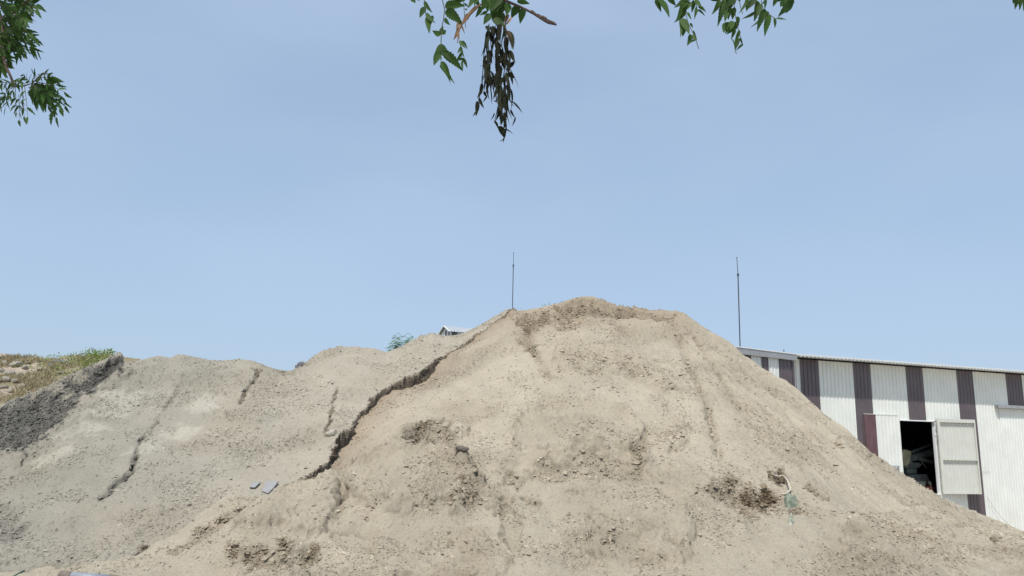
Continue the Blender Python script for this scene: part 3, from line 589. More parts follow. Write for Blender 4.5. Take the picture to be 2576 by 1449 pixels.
# horizontal sheet laps, screws
mb = MB(); ua, za = whit(2428, 1186); ub, _ = whit(2505, 1190)
mb.obox(wpt(whit(2428, 1187)[0], whit(2440, 1187)[1], .034), WD*1.6, WN*.006, Z*.012); wl(mb.build('sheet_lap', M_steel))
# loose cable hanging down the wall
mb = MB(); pts = []
for q in range(9):
    t = q/8; a = whit(2483+(2540-2483)*t, 1250+(1322-1250)*t+6*math.sin(t*3.1), .1); pts.append(wpt(a[0], a[1], .1))
mb.tube(pts, .009, 5); wl(mb.build('cable', M_steel))
# narrower bay standing forward at the left end
AD = Vector((math.sin(math.radians(56)), math.cos(math.radians(56)), 0)); AN = Vector((AD.y, -AD.x, 0))
AO = wpt(EAVE_U0, 0, EO); AO.z = 0
def ah(px, py): return whit(px, py, O=AO, D=AD, Nn=AN)
ast = [(ah(1965-7+2, 905)[0]-0, .0)]
bnd = [ah(q, 905)[0] for q in (1850, 1871, 1891, 1913.7, 1935, 1959)]
brown_a = lambda u: (u < bnd[2]) or (bnd[3] < u < bnd[4]) or u > bnd[5]
ztopA = ZE-.02
mb = MB(); corr(mb, AO, AD, AN, ah(1780, 880)[0], 0, zb, ztopA, brown_a, uoff=.05)
mb.obox(AO+AD*-.03+Z*zb, AD*.03, -WN*EO, Z*(ztopA-zb), 1)
wl(mb.build('side_bay_wall', [M_white, M_brown]))
fa = MB(); ul_ = ah(1780, 880)[0]; zfl = ah(1930, 885)[1]
fa.obox(AO+AD*ul_+Z*(ZE-.20)+AN*.04, AD*(-ul_+.1), AN*.10, Z*.25); wl(fa.build('fascia', M_steel))
fa = MB(); fa.obox(AO+AD*ul_+Z*(ZE+.052)+AN*.16, AD*(-ul_+.2), -AN*2.5, Z*.04); wl(fa.build('side_bay_roof', M_roof))
fa = MB(); fa.obox(AO+Z*zb+AD*-.12+AN*.036, AD*.13, AN*.01, Z*(ztopA-zb-.2)); wl(fa.build('corner_trim', M_brown))

# machinery in the dark hall
M_mach = mat('dusty_machine', (.12, .135, .125), .8, noise=.4, nscale=2.5); M_mach2 = mat('dusty_bag', (.30, .28, .19), .85, noise=.3, nscale=3); M_mach3 = mat('rust_red', (.16, .06, .05), .8, noise=.3, nscale=3)
mo = tag(empty('crusher', wpt(uo0+.8, zo0-.3, -1.3)), 'dusty green grey machine with a hopper and beams standing in the dark shed doorway', 'machine')
def mp(px, py, n): a = whit(px, py, n); return wpt(a[0], a[1], n)
def pl(o, par): o.parent = par; o.matrix_parent_inverse = Matrix.Translation(-par.location); return o
def slab(mb, pts, n, th, m=0):
    P = [mp(a, b, n) for a, b in pts]; Q = [p-WN*th for p in P]; k = len(P)
    mb.add(P+Q, [tuple(range(k-1, -1, -1)), tuple(range(k, 2*k))]+[(i, (i+1) % k, k+(i+1) % k, k+i) for i in range(k)], m)
def c1(X, Y): return ((3080+X/3.1508)/1.3913, (1400+Y/3.1508)/1.3913)
mb = MB(); slab(mb, [c1(*p) for p in [(245, 570), (270, 540), (345, 560), (352, 590), (330, 700), (300, 730), (250, 720)]], -1.2, .5); pl(mb.build('dust_bag', M_mach2, bevel=.05), mo)
mb = MB(); slab(mb, [c1(*p) for p in [(265, 700), (340, 640), (360, 690), (430, 690), (470, 710), (430, 750), (270, 748)]], -1.25, .8); slab(mb, [c1(*p) for p in [(300, 750), (410, 750), (410, 815), (300, 815)]], -1.3, .5); pl(mb.build('hopper', M_mach, bevel=.02), mo)
mb = MB(); mb.tube([mp(*c1(360, 570), -1.3), mp(*c1(540, 500), -1.7)], .07, 8); mb.tube([mp(*c1(355, 640), -1.3), mp(*c1(600, 575), -1.6)], [.16, .2], 10); mb.tube([mp(*c1(440, 650), -1.2), mp(*c1(640, 705), -1.3)], .09, 8); mb.tube([mp(*c1(460, 680), -1.2), mp(*c1(515, 750), -1.3)], .03, 6)
pl(mb.build('feed_arm', M_mach), mo)
mb = MB(); slab(mb, [c1(*p) for p in [(255, 830), (520, 818), (560, 900), (590, 955), (560, 955), (515, 880), (500, 955), (350, 955), (255, 900)]], -1.1, .9); pl(mb.build('body', M_mach, bevel=.02), mo)
mb = MB(); slab(mb, [c1(*p) for p in [(230, 955), (640, 960), (640, 1100), (230, 1100)]], -1.0, 1.2); pl(mb.build('base', M_mach3), mo)

# ------------------------------------------------------------------ lightning rods
def rod(pA, pJ, pB, Y, r, label, ground=-2.0, seed=0):
    b = at(*pB, Y); j = at(*pJ, Y); t = at(*pA, Y); d = (b-j); foot = b+d*((b.z-ground)/max(.1, -d.z)); foot.z = ground
    e = tag(empty('lightning_rod', foot), label, 'lightning rod', 'thin rods against the sky')
    m1 = MB(); m1.tube([foot, b, j], r, 8); pl(m1.build('pole', M_dark), e)
    m1 = MB(); m1.tube([j, t], [r*.62, r*.5], 8); m1.tube([t, t+Z*.03], r*1.1, 8); pl(m1.build('tip', M_dark), e)
    m1 = MB(); m1.tube([j-Z*.06, j+Z*.05], r*1.8, 8); pl(m1.build('clamp', M_dark), e)
rod((1292, 636), (1291.3, 668), (1289.2, 775), 38, .020, 'thin dark rod rising straight from behind the top of the sand heap')
rod((1853.5, 649), (1856.5, 691), (1862, 880), 34, .026, 'tallest jointed rod standing at the left end of the shed roof')
rod((1972, 879), (1972, 882), (1972.4, 892), 75, .03, 'tiny distant rod poking just above the shed roof')

# ------------------------------------------------------------------ little clad tower with a gabled roof far behind
hut = tag(empty('hut', at(1133, 900, 45)), 'small striped hut with a white ribbed gable roof peeping over the gravel crest', 'hut')
HL = Vector((.90, .43, 0)).normalized(); HG = Vector((-HL.y, HL.x, 0)); C0 = at(1132.7, 832.5, 45); W_ = 1.9; HLN = 3.2; zb2 = -2
def hp(a, g_, z): return Vector((C0.x, C0.y, z))+HL*a+HG*g_
ze = C0.z; apex = ze+.40
mb = MB(); base = [hp(.08, .06, zb2), hp(.08, W_-.06, zb2), hp(.08, W_-.06, ze-.03), hp(.08, W_/2, apex-.06), hp(.08, .06, ze-.03)]
mb.add(base, [(0, 1, 2, 3, 4)][::-1], 0)
mb.add([hp(.08, .06, zb2), hp(HLN, .06, zb2), hp(HLN, .06, ze), hp(.08, .06, ze), hp(.08, W_-.06, zb2), hp(HLN, W_-.06, zb2), hp(HLN, W_-.06, ze), hp(.08, W_-.06, ze)], [(0, 1, 2, 3), (5, 4, 7, 6), (1, 5, 6, 2)], 0)
mb.obox(hp(.07, .30, zb2), HG*.16, -HL*.02, Z*(ze-zb2+.05), 1); mb.obox(hp(.07, .78, zb2), HG*.22, -HL*.02, Z*(ze-zb2+.12), 1); mb.obox(hp(.12, .05, zb2), HL*.33, -HG*.03, Z*(ze-zb2-.02), 1)
pl(mb.build('wall', [M_white, M_brown]), hut)
mb = MB(); nr = 18
for side in (0, 1):
    P = []; 
    for q in range(nr*4+1):
        a = -.06+(HLN+.1)*q/(nr*4); h = (.0, .0, .035, .035)[q % 4]
        g0 = -.08 if side == 0 else W_+.08; P += [hp(a, g0, ze-.05+h), hp(a, W_/2, apex+h)]
    mb.add(P, [(2*q, 2*q+2, 2*q+3, 2*q+1) for q in range(nr*4)])
pl(mb.build('roof', mat('weathered_roof', (.33, .355, .38), .5, 0, noise=.08, nscale=3)), hut)
mb = MB(); mb.tube([hp(-.07, -.08, ze-.04), hp(-.07, W_/2, apex+.01), hp(-.07, W_+.08, ze-.04)], .035, 4); pl(mb.build('barge_board', M_white), hut)

# ------------------------------------------------------------------ plants: leaf makers
class LV:
    def __init__(s): s.v = []; s.f = []
    def leaflet(s, p, d, nrm, L, Wd, curve=.25, droop=.0, ser=.25, n=9, fold=.25):
        d = d.normalized(); sd = d.cross(nrm).normalized(); nr = sd.cross(d).normalized(); b = len(s.v)
        for i in range(n+1):
            t = i/n; w = Wd*.5*(math.sin(math.pi*min(1, t**.72)))**.85*(1-.35*t)
            if 0 < i < n: w *= 1+(ser if i % 2 else -ser)
            c = p+d*(L*t)+sd*(L*curve*t*t)+nr*(-droop*L*t*t)+Vector((0, 0, -droop*.5*L*t*t))
            for k, o in ((-1, w*(1.15 if curve > 0 else .85)), (0, 0), (1, w*(.85 if curve > 0 else 1.15))):
                s.v.append(tuple(c+sd*(k*o)+nr*(fold*abs(k)*o)))
        for i in range(n):
            a = b+3*i; s.f += [(a, a+1, a+4, a+3), (a+1, a+2, a+5, a+4)]
    def build(s, name, m, parent):
        me = bpy.data.meshes.new(name); me.from_pydata(s.v, [], s.f); me.update(); me.polygons.foreach_set('use_smooth', [True]*len(s.f))
        return link(name, me, parent, [m])
def rv(s=1): return Vector((random.gauss(0, s), random.gauss(0, s), random.gauss(0, s)))
def pinnate(lv, tw, p0, p1, pairs, L, wd, face, r=.0012, spread=.9, sag=.12, ser=.22, jit=.25, down=.45, curl=.25):
    """a stalk with paired leaflets hanging from it"""
    ax_ = p1-p0; ln = ax_.length; pts = [p0+ax_*t+Z*(-sag*ln*t*t) for t in (0, .25, .5, .75, 1)]
    tw.tube(pts, [r*1.5, r*1.3, r*1.1, r*.9, r*.6], 5)
    for i in range(pairs+1):
        t = .18+.8*i/pairs; k = min(3.999, t*4); q = int(k); c = pts[q].lerp(pts[min(4, q+1)], k-q); dr = (pts[min(4, q+1)]-pts[q]).normalized()
        side = dr.cross(face).normalized()
        for s in ((-1, 1) if i < pairs else (0,)):
            if s and random.random() < .16: continue
            d = dr*(.55+.3*random.random())+side*s*spread+Z*(-down)+rv(jit*.5)
            nn_ = face+rv(jit); lv.leaflet(c, d, nn_, L*random.uniform(.75, 1.15)*(1-.25*abs(t-.55)), wd*random.uniform(.75, 1.15), curve=(-s if s else random.choice((-1, 1)))*random.uniform(.05, curl), droop=random.uniform(0, .3), ser=ser)

neem = tag(empty('neem_tree', (2.2, -3.6, 1.4)), 'neem tree whose green sprays and one dark wilted bunch hang in at the top', 'tree')
# trunk and limbs stand behind the camera, the sprays hang forward over it
tr = MB(); tp = [(2.2, -3.6, 1.2), (2.15, -3.5, 2.4), (1.95, -3.2, 3.8), (1.7, -2.9, 5.0), (1.5, -2.6, 6.2), (1.2, -2.3, 7.6)]; tr.tube(tp, [.26, .21, .18, .15, .10, .05], 12)
pl(tr.build('trunk', M_bark, smooth=True), neem)
def limb(pts, r0, r1, n=8):
    m1 = MB(); k = len(pts); P = [Vector(p) for p in pts]; Q = []
    for i in range(k-1):
        for t in (0, .33, .66): Q.append(P[i].lerp(P[i+1], t)+rv(.012))
    Q.append(P[-1]); m1.tube(Q, [r0+(r1-r0)*i/(len(Q)-1) for i in range(len(Q))], n); return pl(m1.build('branch', M_bark, smooth=True), neem)
cA = at(1265, -8, 1.9); cB = at(1800, -60, 2.5); cC = at(-40, -60, 5.0); cD = at(2590, -50, 3.0)
limb([(1.7, -2.9, 5.0), (1.1, -1.2, 5.6), (.5, .6, 5.3), tuple(cA+Vector((.1, -.4, .45))), tuple(cA)], .09, .006)
limb([(1.75, -2.9, 5.0), (1.7, -1.0, 5.8), (1.3, 1.0, 5.5), tuple(cB+Vector((0, -.3, .3))), tuple(cB)], .08, .007)
limb([(1.6, -2.8, 5.4), (-.6, -.5, 6.6), (-2.2, 2.5, 6.6), tuple(cC)], .08, .014)
limb([(1.8, -3.0, 4.8), (2.4, -.6, 5.5), tuple(cD+Vector((0, -.5, .4))), tuple(cD)], .07, .008)
# unseen foliage overhead, outside the picture, added to shade the hanging sprays
cr = LV(); tw = MB()
for q in range(520):
    yy = random.uniform(-6, 2.6); xx = random.uniform(-4.5, 6); zmin = CAMZ+max(1.6, .80*max(0, yy)+1.3)
    p = Vector((xx, yy, zmin+random.random()*3.2)); a = random.random()*6.28; d = Vector((math.cos(a), math.sin(a), random.uniform(-.5, .1)))
    pinnate(cr, tw, p, p+d*.30, 5, .085, .034, Z, jit=.3, r=.002)
o = cr.build('shade_crown', M_leaf, None); pl(o, neem); tg_ = pl(tw.build('twigs', M_twig), neem); tg_['kind'] = 'stuff'
# --- middle sprays (about 1.9 m off)
face = -Fv
def A(X, Y, dpt=1.9): return at(1400/1.3913+X/3.8775, Y/3.8775, dpt)
tw = MB(); lv = LV(); mm = 1.9/FPX      # metres per picture unit here
tw.tube([A(940, -60), A(1000, -5), A(1060, 20), A(1180, 70), A(1300, 130), A(1400, 195), A(1450, 225), A(1530, 245)], [.0048, .0044, .004, .0036, .0034, .0036, .0032, .0015], 8)
for q in range(16):
    t = q/15; c = A(1290+230*t, 125+120*t-5); tw.tube([c+rv(.001)+Z*.003, c+rv(.001)-Z*.003], .0042-.0018*t, 6)
tw2 = MB()
tw2.tube([A(408, -20), A(425, 50), A(436, 90), A(425, 180), A(404, 290), A(399, 430), A(400, 590)], .0014, 5)
tw2.tube([A(235, -10), A(240, 80), A(257, 160)], .0012, 5); tw2.tube([A(618, -20), A(622, 60), A(640, 270)], .0010, 5); tw2.tube([A(583, 395), A(598, 500), A(605, 590)], .0010, 5)
def lf(X0, Y0, X1, Y1, w, cv=.2, lvx=None, ser=.2, nj=.25, droop=0, dpt=1.9):
    p = A(X0, Y0, dpt); q = A(X1, Y1, dpt+random.uniform(-.02, .02)); d = q-p; L = d.length; nn_ = (face+rv(nj)).normalized(); sd = d.normalized().cross(nn_).normalized()
    d2 = (d-sd*(L*cv)); (lvx or lv).leaflet(p, d2, nn_, d2.length, w*mm/3.8775*1.15, cv, droop, ser*.55, 17)
for a in [(399, 428, 322, 575, 70, .25), (402, 428, 510, 600, 75, -.2), (398, 505, 330, 640, 80, -.1), (408, 512, 605, 690, 95, .22), (400, 600, 465, 772, 45, .45), (402, 600, 535, 812, 62, -.2), (385, 640, 470, 775, 40, .4),
          (440, 75, 625, 60, 100, .3), (440, 115, 600, 235, 110, .3), (437, 175, 490, 245, 45, -.1), (402, 330, 322, 300, 60, .3), (404, 335, 448, 300, 70, .2), (402, 335, 420, 250, 45, .1),
          (235, 65, 190, 175, 65, .05), (240, 10, 315, 120, 45, -.2), (258, 125, 345, 225, 48, -.2), (257, 165, 285, 330, 62, .1), (312, 150, 290, 245, 38, .3), (110, -20, 150, 30, 60, .1), (160, -30, 190, 10, 40, .1),
          (585, 395, 645, 470, 38, -.2), (590, 460, 560, 515, 38, .3), (595, 455, 630, 560, 34, -.2), (598, 510, 530, 615, 26, .15), (602, 565, 560, 590, 30, .2), (605, 565, 655, 665, 36, .2), (605, 590, 612, 700, 24, 0), (600, 400, 650, 475, 26, .3),
          (620, -25, 485, 38, 50, .2), (625, 40, 670, 70, 35, .1), (640, 100, 655, 85, 30, .1),
          (720, -40, 660, 80, 60, .2), (760, -30, 720, 60, 60, .2), (640, -30, 610, 20, 40, 0), (560, -30, 500, 30, 50, .1)]: lf(*a)
# green leaves over the stem
for a in [(830, -40, 800, 95, 110, .15), (880, -50, 850, 120, 120, .1), (950, -60, 880, 110, 130, .2), (870, 130, 815, 240, 80, .1), (940, 20, 880, 170, 110, .15), (975, -20, 945, 110, 110, -.1), (1030, 20, 970, 150, 110, -.35), (1070, 40, 1040, 150, 85, -.2),
          (1135, 50, 1085, 180, 90, .15), (1150, 55, 1125, 150, 60, .1), (1190, 80, 1170, 232, 82, .12), (1140, 12, 1265, 38, 60, .1), (905, 130, 960, 265, 100, .25), (930, 170, 1030, 255, 90, -.3), (905, 250, 905, 320, 30, .1), (790, 60, 735, 170, 50, .2), (850, 110, 775, 150, 50, .2), (700, -30, 780, 60, 70, .1), (1000, 120, 985, 260, 60, .1)]: lf(*a)
s1 = pl(lv.build('leaf_spray', M_leaf, None), neem); s1['label'] = 'green serrated leaves at the middle of the top edge'
pl(tw.build('branch', M_bark, smooth=True), neem); pl(tw2.build('leaf_stalk', M_twig), neem)
# dry curled leaf and stalk
dv = LV(); td = MB(); td.tube([A(790, 40), A(735, 85), A(680, 140), A(640, 200), A(600, 235), A(575, 300), A(560, 420)], [.003, .0035, .0035, .003, .003, .002, .001], 7)
for a in [(740, 60, 620, 190, 40, .1), (770, 40, 690, 100, 45, -.2), (660, 130, 600, 230, 50, .2), (600, 200, 550, 290, 45, -.2), (570, 260, 520, 390, 40, .25), (590, 230, 635, 330, 34, .2), (560, 290, 580, 390, 34, 0), (1090, 165, 1010, 250, 35, .4), (1040, 300, 1090, 470, 45, .3), (1060, 140, 1020, 240, 55, 0)]:
    p = a; lf(*p, lvx=dv, ser=.35, nj=.6)
dd = pl(dv.build('dry_leaves', M_leafdry, None), neem); pl(td.build('dry_stalk', M_leafdry, smooth=True), neem)
# wilted dark bunch hanging straight down
wv = LV(); ws = MB()
def column(xc, y0, y1, hw, n, seed):
    for q in range(n):
        t = random.random(); yy = y0+(y1-y0)*t; cx = np.interp(yy, [c[0] for c in xc], [c[1] for c in xc]); w = np.interp(yy, [c[0] for c in hw], [c[1] for c in hw])
        X = cx+random.uniform(-1, 1)*w; ln = random.uniform(70, 190); tip = random.uniform(-24, 24)+(X-cx)*.3
        lf(X, yy, X+tip, yy+ln, random.uniform(22, 54), random.choice((-1, 1))*random.uniform(.05, .75), lvx=wv, ser=random.uniform(.1, .4), nj=.9, droop=0, dpt=1.9+random.uniform(-.05, .05))
column([(230, 870), (950, 885)], 240, 860, [(230, 15), (330, 22), (500, 38), (800, 38), (860, 20)], 46, 1)
column([(140, 960), (800, 1020), (1250, 1000)], 150, 1190, [(140, 25), (300, 75), (420, 60), (600, 45), (780, 75), (1100, 70), (1190, 20)], 100, 2)
for a in [(1050, 300, 1100, 470, 60, .3), (1045, 360, 1030, 530, 55, 0), (1075, 490, 1125, 610, 60, -.2), (1110, 600, 1030, 680, 60, .3), (1060, 700, 1115, 760, 60, -.2), (800, 810, 770, 950, 40, .1), (800, 870, 750, 960, 34, .1), (770, 950, 820, 1060, 34, -.1), (752, 985, 740, 1135, 48, .15), (745, 1080, 708, 1135, 20, .2),
          (820, 890, 850, 950, 30, -.3), (850, 930, 805, 1000, 20, .1), (1080, 1065, 1125, 1150, 24, -.2), (1125, 1140, 1090, 1230, 18, .2), (1095, 990, 1195, 1105, 20, .15), (1010, 1260, 1090, 1300, 14, .4), (965, 1230, 1020, 1350, 60, .1), (1018, 1320, 1005, 1395, 12, 0), (1015, 1350, 965, 1380, 10, .2), (835, 620, 780, 650, 16, .1), (830, 700, 795, 780, 10, .4), (1000, 1260, 1030, 1330, 40, .1), (920, 1180, 960, 1265, 26, .3), (920, 1100, 885, 1170, 14, .3), (915, 980, 945, 1000, 12, .1)]:
    lf(*a, lvx=wv, ser=.25, nj=.3)
for a in [[(870, 230), (835, 360), (820, 480), (800, 830)], [(945, 120), (955, 400), (965, 700), (975, 900)], [(1000, 60), (1010, 300), (980, 460), (960, 760)], [(930, 250), (900, 430), (880, 640)], [(1040, 140), (1020, 320), (1050, 610)], [(985, 420), (1030, 610), (1000, 800)], [(955, 640), (935, 860), (940, 1000)], [(800, 740), (800, 830), (770, 960)]]:
    ws.tube([A(*p) for p in a], .0013, 5)
w1 = pl(wv.build('wilted_bunch', M_leafdark, None), neem); w1['label'] = 'dark shrivelled bunch of leaves hanging straight down'; pl(ws.build('leaf_stalk', M_leafdark), neem)
# --- right sprays (about 2.6 m)
lv = LV(); tw = MB(); D2 = 2.6; mm2 = D2/FPX
def B(X, Y): return at(2250/1.3913+X/6.516, Y/6.516, D2)
def lb(X0, Y0, X1, Y1, w, cv=.2, nj=.25):
    p = B(X0, Y0); q = at(2250/1.3913+X1/6.516, Y1/6.516, D2+random.uniform(-.03, .03)); d = q-p; L = d.length; nn_ = (face+rv(nj)).normalized(); sd = d.normalized().cross(nn_).normalized()
    d2 = (d-sd*(L*cv)); lv.leaflet(p, d2, nn_, d2.length, w*mm2/6.516*1.3, cv, 0, .11, 17)
for a in [(240, -20, 430, 260, 130, .3), (220, -10, 300, 200, 110, -.1), (400, -40, 540, 95, 90, .1), (740, -60, 520, 120, 110, .25), (760, 20, 590, 200, 100, .2), (640, 60, 550, 330, 90, .2), (700, 150, 520, 360, 90, .25), (610, 310, 760, 560, 120, .15), (690, 420, 655, 600, 90, -.1),
          (780, 560, 725, 750, 85, .1), (600, 330, 610, 595, 55, .3), (740, 200, 800, 325, 50, -.15), (825, 0, 800, 210, 70, .1), (875, 110, 840, 320, 50, .05), (905, 100, 1035, 200, 50, .15), (895, 160, 1010, 262, 36, .3), (870, -10, 970, 120, 75, -.2), (780, 375, 825, 460, 40, -.1), (830, 500, 890, 640, 40, -.3), (890, 640, 790, 700, 40, -.25), (800, 570, 860, 680, 40, .1), (700, 10, 640, 130, 90, .2), (780, 30, 700, 170, 70, .2), (790, -30, 660, 10, 90, 0),
          (1250, -20, 1130, 230, 85, .25), (1330, -30, 1220, 440, 110, .1), (1310, 20, 1290, 200, 80, 0), (1400, -30, 1360, 120, 90, .1), (1480, -30, 1370, 110, 110, .1), (1360, 120, 1340, 360, 90, .1), (1430, 90, 1400, 330, 90, -.1), (1510, 120, 1470, 320, 90, -.15), (1480, 60, 1360, 120, 80, .1), (1400, 360, 1320, 540, 120, 0), (1470, 340, 1345, 555, 110, .1), (1555, 340, 1370, 560, 100, .2), (1540, 270, 1560, 410, 60, .2),
          (1500, 460, 1445, 640, 60, .2), (1440, 620, 1500, 715, 26, .4), (1580, 490, 1500, 690, 60, .1), (1575, 620, 1510, 830, 80, -.05), (1600, 610, 1645, 740, 30, -.2), (1645, 730, 1535, 835, 40, -.2), (1100, -20, 1240, 20, 60, .1), (1500, -30, 1500, 80, 70, 0),
          (1690, 20, 1565, 220, 45, .2), (1700, -20, 1700, 190, 90, .1), (1830, -50, 1720, 150, 110, .1), (1880, 10, 1820, 360, 120, .05), (1850, 190, 1625, 305, 50, .15), (1930, 60, 1850, 300, 90, .1), (2020, 160, 1875, 520, 120, -.15), (2060, 190, 1990, 300, 90, -.2), (1980, 260, 1760, 440, 50, .2), (2090, 250, 2000, 595, 110, -.2), (2150, 300, 2160, 460, 50, .2), (2180, 305, 2360, 325, 36, .15), (2020, -20, 1950, 60, 50, .2), (2030, 0, 2000, 160, 40, -.2),
          (2180, -40, 2130, 110, 70, .1), (2290, -60, 2250, 120, 90, .1), (2400, -60, 2300, 200, 170, .05), (2480, 0, 2225, 275, 150, -.15), (2440, 60, 2340, 220, 100, -.1), (2270, -30, 2200, 30, 60, 0), (1540, -30, 1600, 25, 50, .2)]: lb(*a)
for a in [[(860, -20), (880, 110), (900, 200)], [(640, 60), (700, 200), (740, 370), (860, 620), (915, 800)], [(1480, -20), (1500, 120), (1540, 400), (1600, 610), (1510, 840), (1540, 880)], [(1580, 20), (1610, 140), (1635, 230)], [(1940, -10), (1960, 130), (2090, 250), (2180, 310)], [(2240, -20), (2260, 110)], [(1270, -30), (1340, 60), (1460, 120)]]:
    tw.tube([B(*p) for p in a], .0014, 5)
s2 = pl(lv.build('leaf_spray', M_leaf, None), neem); s2['label'] = 'hanging green leaves right of the middle at the top edge'; pl(tw.build('leaf_stalk', M_twig), neem)
# --- top right corner
lv = LV(); tw = MB()
for (a, b, c_, d) in [(2552, -8, 2555, 28), (2560, -10, 2558, 22), (2566, -8, 2569, 26), (2574, -6, 2578, 30), (2585, -10, 2582, 22), (2548, -20, 2552, 12)]:
    p = at(a, b, 3); q = at(c_, d, 3); lv.leaflet(p, q-p, face+rv(.3), (q-p).length, .018, .1, 0, .2, 11)
tw.tube([at(2590, -50, 3), at(2575, -20, 3), at(2560, 0, 3)], .002, 5); s3 = pl(lv.build('leaf_spray', M_leaf, None), neem); s3['label'] = 'few green leaves in the top right corner'; pl(tw.build('leaf_stalk', M_twig), neem)
# --- left sprays (about 5 m)
def Lq(X, Y, d=5.0): return at(X/4.2, Y/4.2, d)
lv = LV(); tw = MB(); brp = [(-160, -150), (-60, 60), (40, 250), (10, 520), (70, 720), (110, 800), (140, 880), (150, 920)]
tw.tube([Lq(*p) for p in brp], [.016, .014, .012, .011, .010, .009, .008, .006], 8)
tw.tube([Lq(150, 915), Lq(260, 905), (Lq(340, 880)), Lq(400, 820), Lq(500, 760)], [.006, .005, .004, .003, .002], 6)
tw.tube([Lq(40, 250), Lq(150, 120), Lq(300, 0), Lq(380, -60)], [.01, .008, .007, .006], 6); tw.tube([Lq(20, 420), Lq(150, 350), Lq(300, 260)], [.007, .005, .003], 6)
def spray(x0, y0, x1, y1, pairs=4, L=.084, w=.031, **k):
    dpt = 5.0+random.uniform(-.15, .15); pinnate(lv, tw, Lq(x0, y0, dpt), Lq(x1, y1, dpt+random.uniform(-.1, .1)), pairs, L, w, (face+rv(.25)), r=.0016, **k)
for a in [(100, 60, 330, 100), (60, 120, 280, 190), (150, 30, 400, 20), (40, 240, 330, 300), (20, 300, 370, 380), (30, 380, 340, 460), (10, 420, 260, 540), (-60, 60, 160, 40), (-40, 150, 180, 170), (-60, 260, 150, 300), (-40, 350, 120, 440), (120, -40, 330, -10), (200, 0, 390, 70), (-50, 0, 100, 90), (-60, 480, 60, 560), (-60, 560, 80, 620), (-40, 600, 60, 700), (-80, 420, 40, 500), (10, 10, 200, 20), (60, 200, 230, 240), (100, 300, 300, 340), (80, 440, 220, 500), (200, 100, 300, 130), (-60, 640, 30, 700), (240, 330, 390, 400), (230, 420, 400, 520), (60, 470, 180, 540),
          (0, 60, 220, 110), (10, 180, 240, 220), (-30, 220, 120, 330), (20, 90, 260, 50), (20, 340, 200, 420)]:
    spray(*a)
for a in [(340, 880, 600, 860), (380, 860, 690, 930), (330, 900, 600, 1010), (340, 930, 520, 1090), (300, 920, 440, 1080), (400, 830, 570, 790), (430, 960, 640, 1120), (420, 1000, 600, 1200), (360, 900, 500, 990), (330, 880, 450, 960), (400, 900, 560, 950)]:
    spray(*a, L=.086, w=.032)
for a in [(150, 910, 20, 1000), (150, 920, 60, 1120), (160, 920, 180, 1160), (230, 920, 260, 1200), (260, 910, 300, 1200), (140, 880, -20, 860), (110, 860, 230, 870), (90, 1010, -30, 1080), (200, 1000, 210, 1240), (320, 870, 250, 780), (340, 860, 380, 750), (400, 790, 560, 770), (-80, 820, 60, 900), (640, 1010, 690, 1110)]:
    spray(*a, L=.068, w=.019, pairs=3, jit=.4)
s4 = pl(lv.build('leaf_spray', M_leaf, None), neem); s4['label'] = 'dense smaller leaves in the top left corner'; pl(tw.build('branch', M_bark), neem)

# ------------------------------------------------------------------ far mound with weeds and rocks, at the left
def mound_z(x, y):
    c = at(90, 893, 38); z0 = c.z; cx = c.x
    th = x/y; tl = [at(a, b, 38) for a, b in ((-400, 930), (-100, 905), (0, 896), (60, 898), (120, 900), (200, 897), (270, 893), (330, 897), (450, 940), (600, 1010))]
    zc = np.interp(th, [p.x/p.y for p in tl], [p.z for p in tl])
    z = zc-.42*np.maximum(0, 38-y)-.3*np.maximum(0, y-39)
    return z+.12*fbm(x, y, .5, 4, 51, .6)+.05*fbm(x, y, 2.5, 3, 53, .6)
mx_, my_, mf = grid(-1.0, -.30, 28.5, 46, 420, 300)
mz_ = mound_z(mx_, my_); rk = sstep(.0, .4, gnoise(mx_*.5, my_*.5, 57)+.3)
mcol = np.array((.36, .30, .235))+(np.array((.22, .19, .12))-np.array((.36, .30, .235)))*rk[:, None]
mcol = mcol*(1+.2*fbm(mx_, my_, 1.5, 4, 58, .6))[:, None]
mo2 = link('earth_mound', mesh_np('earth_mound', np.stack([mx_, my_, mz_], 1), mf, True, mcol), None, [M_sand]); tag(mo2, 'rocky brown earth bank with dry grass and weeds beyond the gravel on the far left', 'earth bank')
mo2['label'] = 'rocky brown earth bank beyond the grey gravel on the far left'
def mhit(px, py): return Vector(hit_far(px, py))
def hit_far(px, py):
    d = ray(px, py); Y = np.arange(29, 45, .02); xx = d.x/d.y*Y; zq = CAMZ+d.z/d.y*Y; h = mound_z(xx, Y); i = int(np.argmax(h >= zq))
    if h[i] < zq[i]: i = int(np.argmax(h-zq))
    return float(xx[i]), float(Y[i]), float(h[i])
def blades(pts, n_each, h, w, cols, spread, name, m, label, cat, lean=.4):
    V = []; 
    for p in pts:
        for k in range(n_each):
            a = random.random()*6.28; b = p+Vector((random.gauss(0, spread), random.gauss(0, spread), 0)); b.z = p.z-.03; hh = h*random.uniform(.5, 1.3); d = Vector((math.cos(a)*lean*hh, math.sin(a)*lean*hh, hh)); s_ = Vector((-math.sin(a), math.cos(a), 0))*w
            V += [tuple(b-s_), tuple(b+s_), tuple(b+d*.6+s_*.7+Z*.05), tuple(b+d)]
    v = np.array(V); f = np.arange(len(v)).reshape(-1, 4); me = mesh_np(name, v, f, False); o = link(name, me, None, [m]); tag(o, label, cat, kind='stuff'); return o
M_dry = mat('dry_grass', (.36, .31, .19), .9, island=.4, translucent=.2); M_green = mat('weeds', (.19, .25, .06), .8, island=.45, translucent=.25)
dp = [p for p in (mhit(random.uniform(-30, 230), random.uniform(900, 1010)) for q in range(700)) if gnoise(np.array([p.x*.55]), np.array([p.y*.55]), 77)[0] > .0]
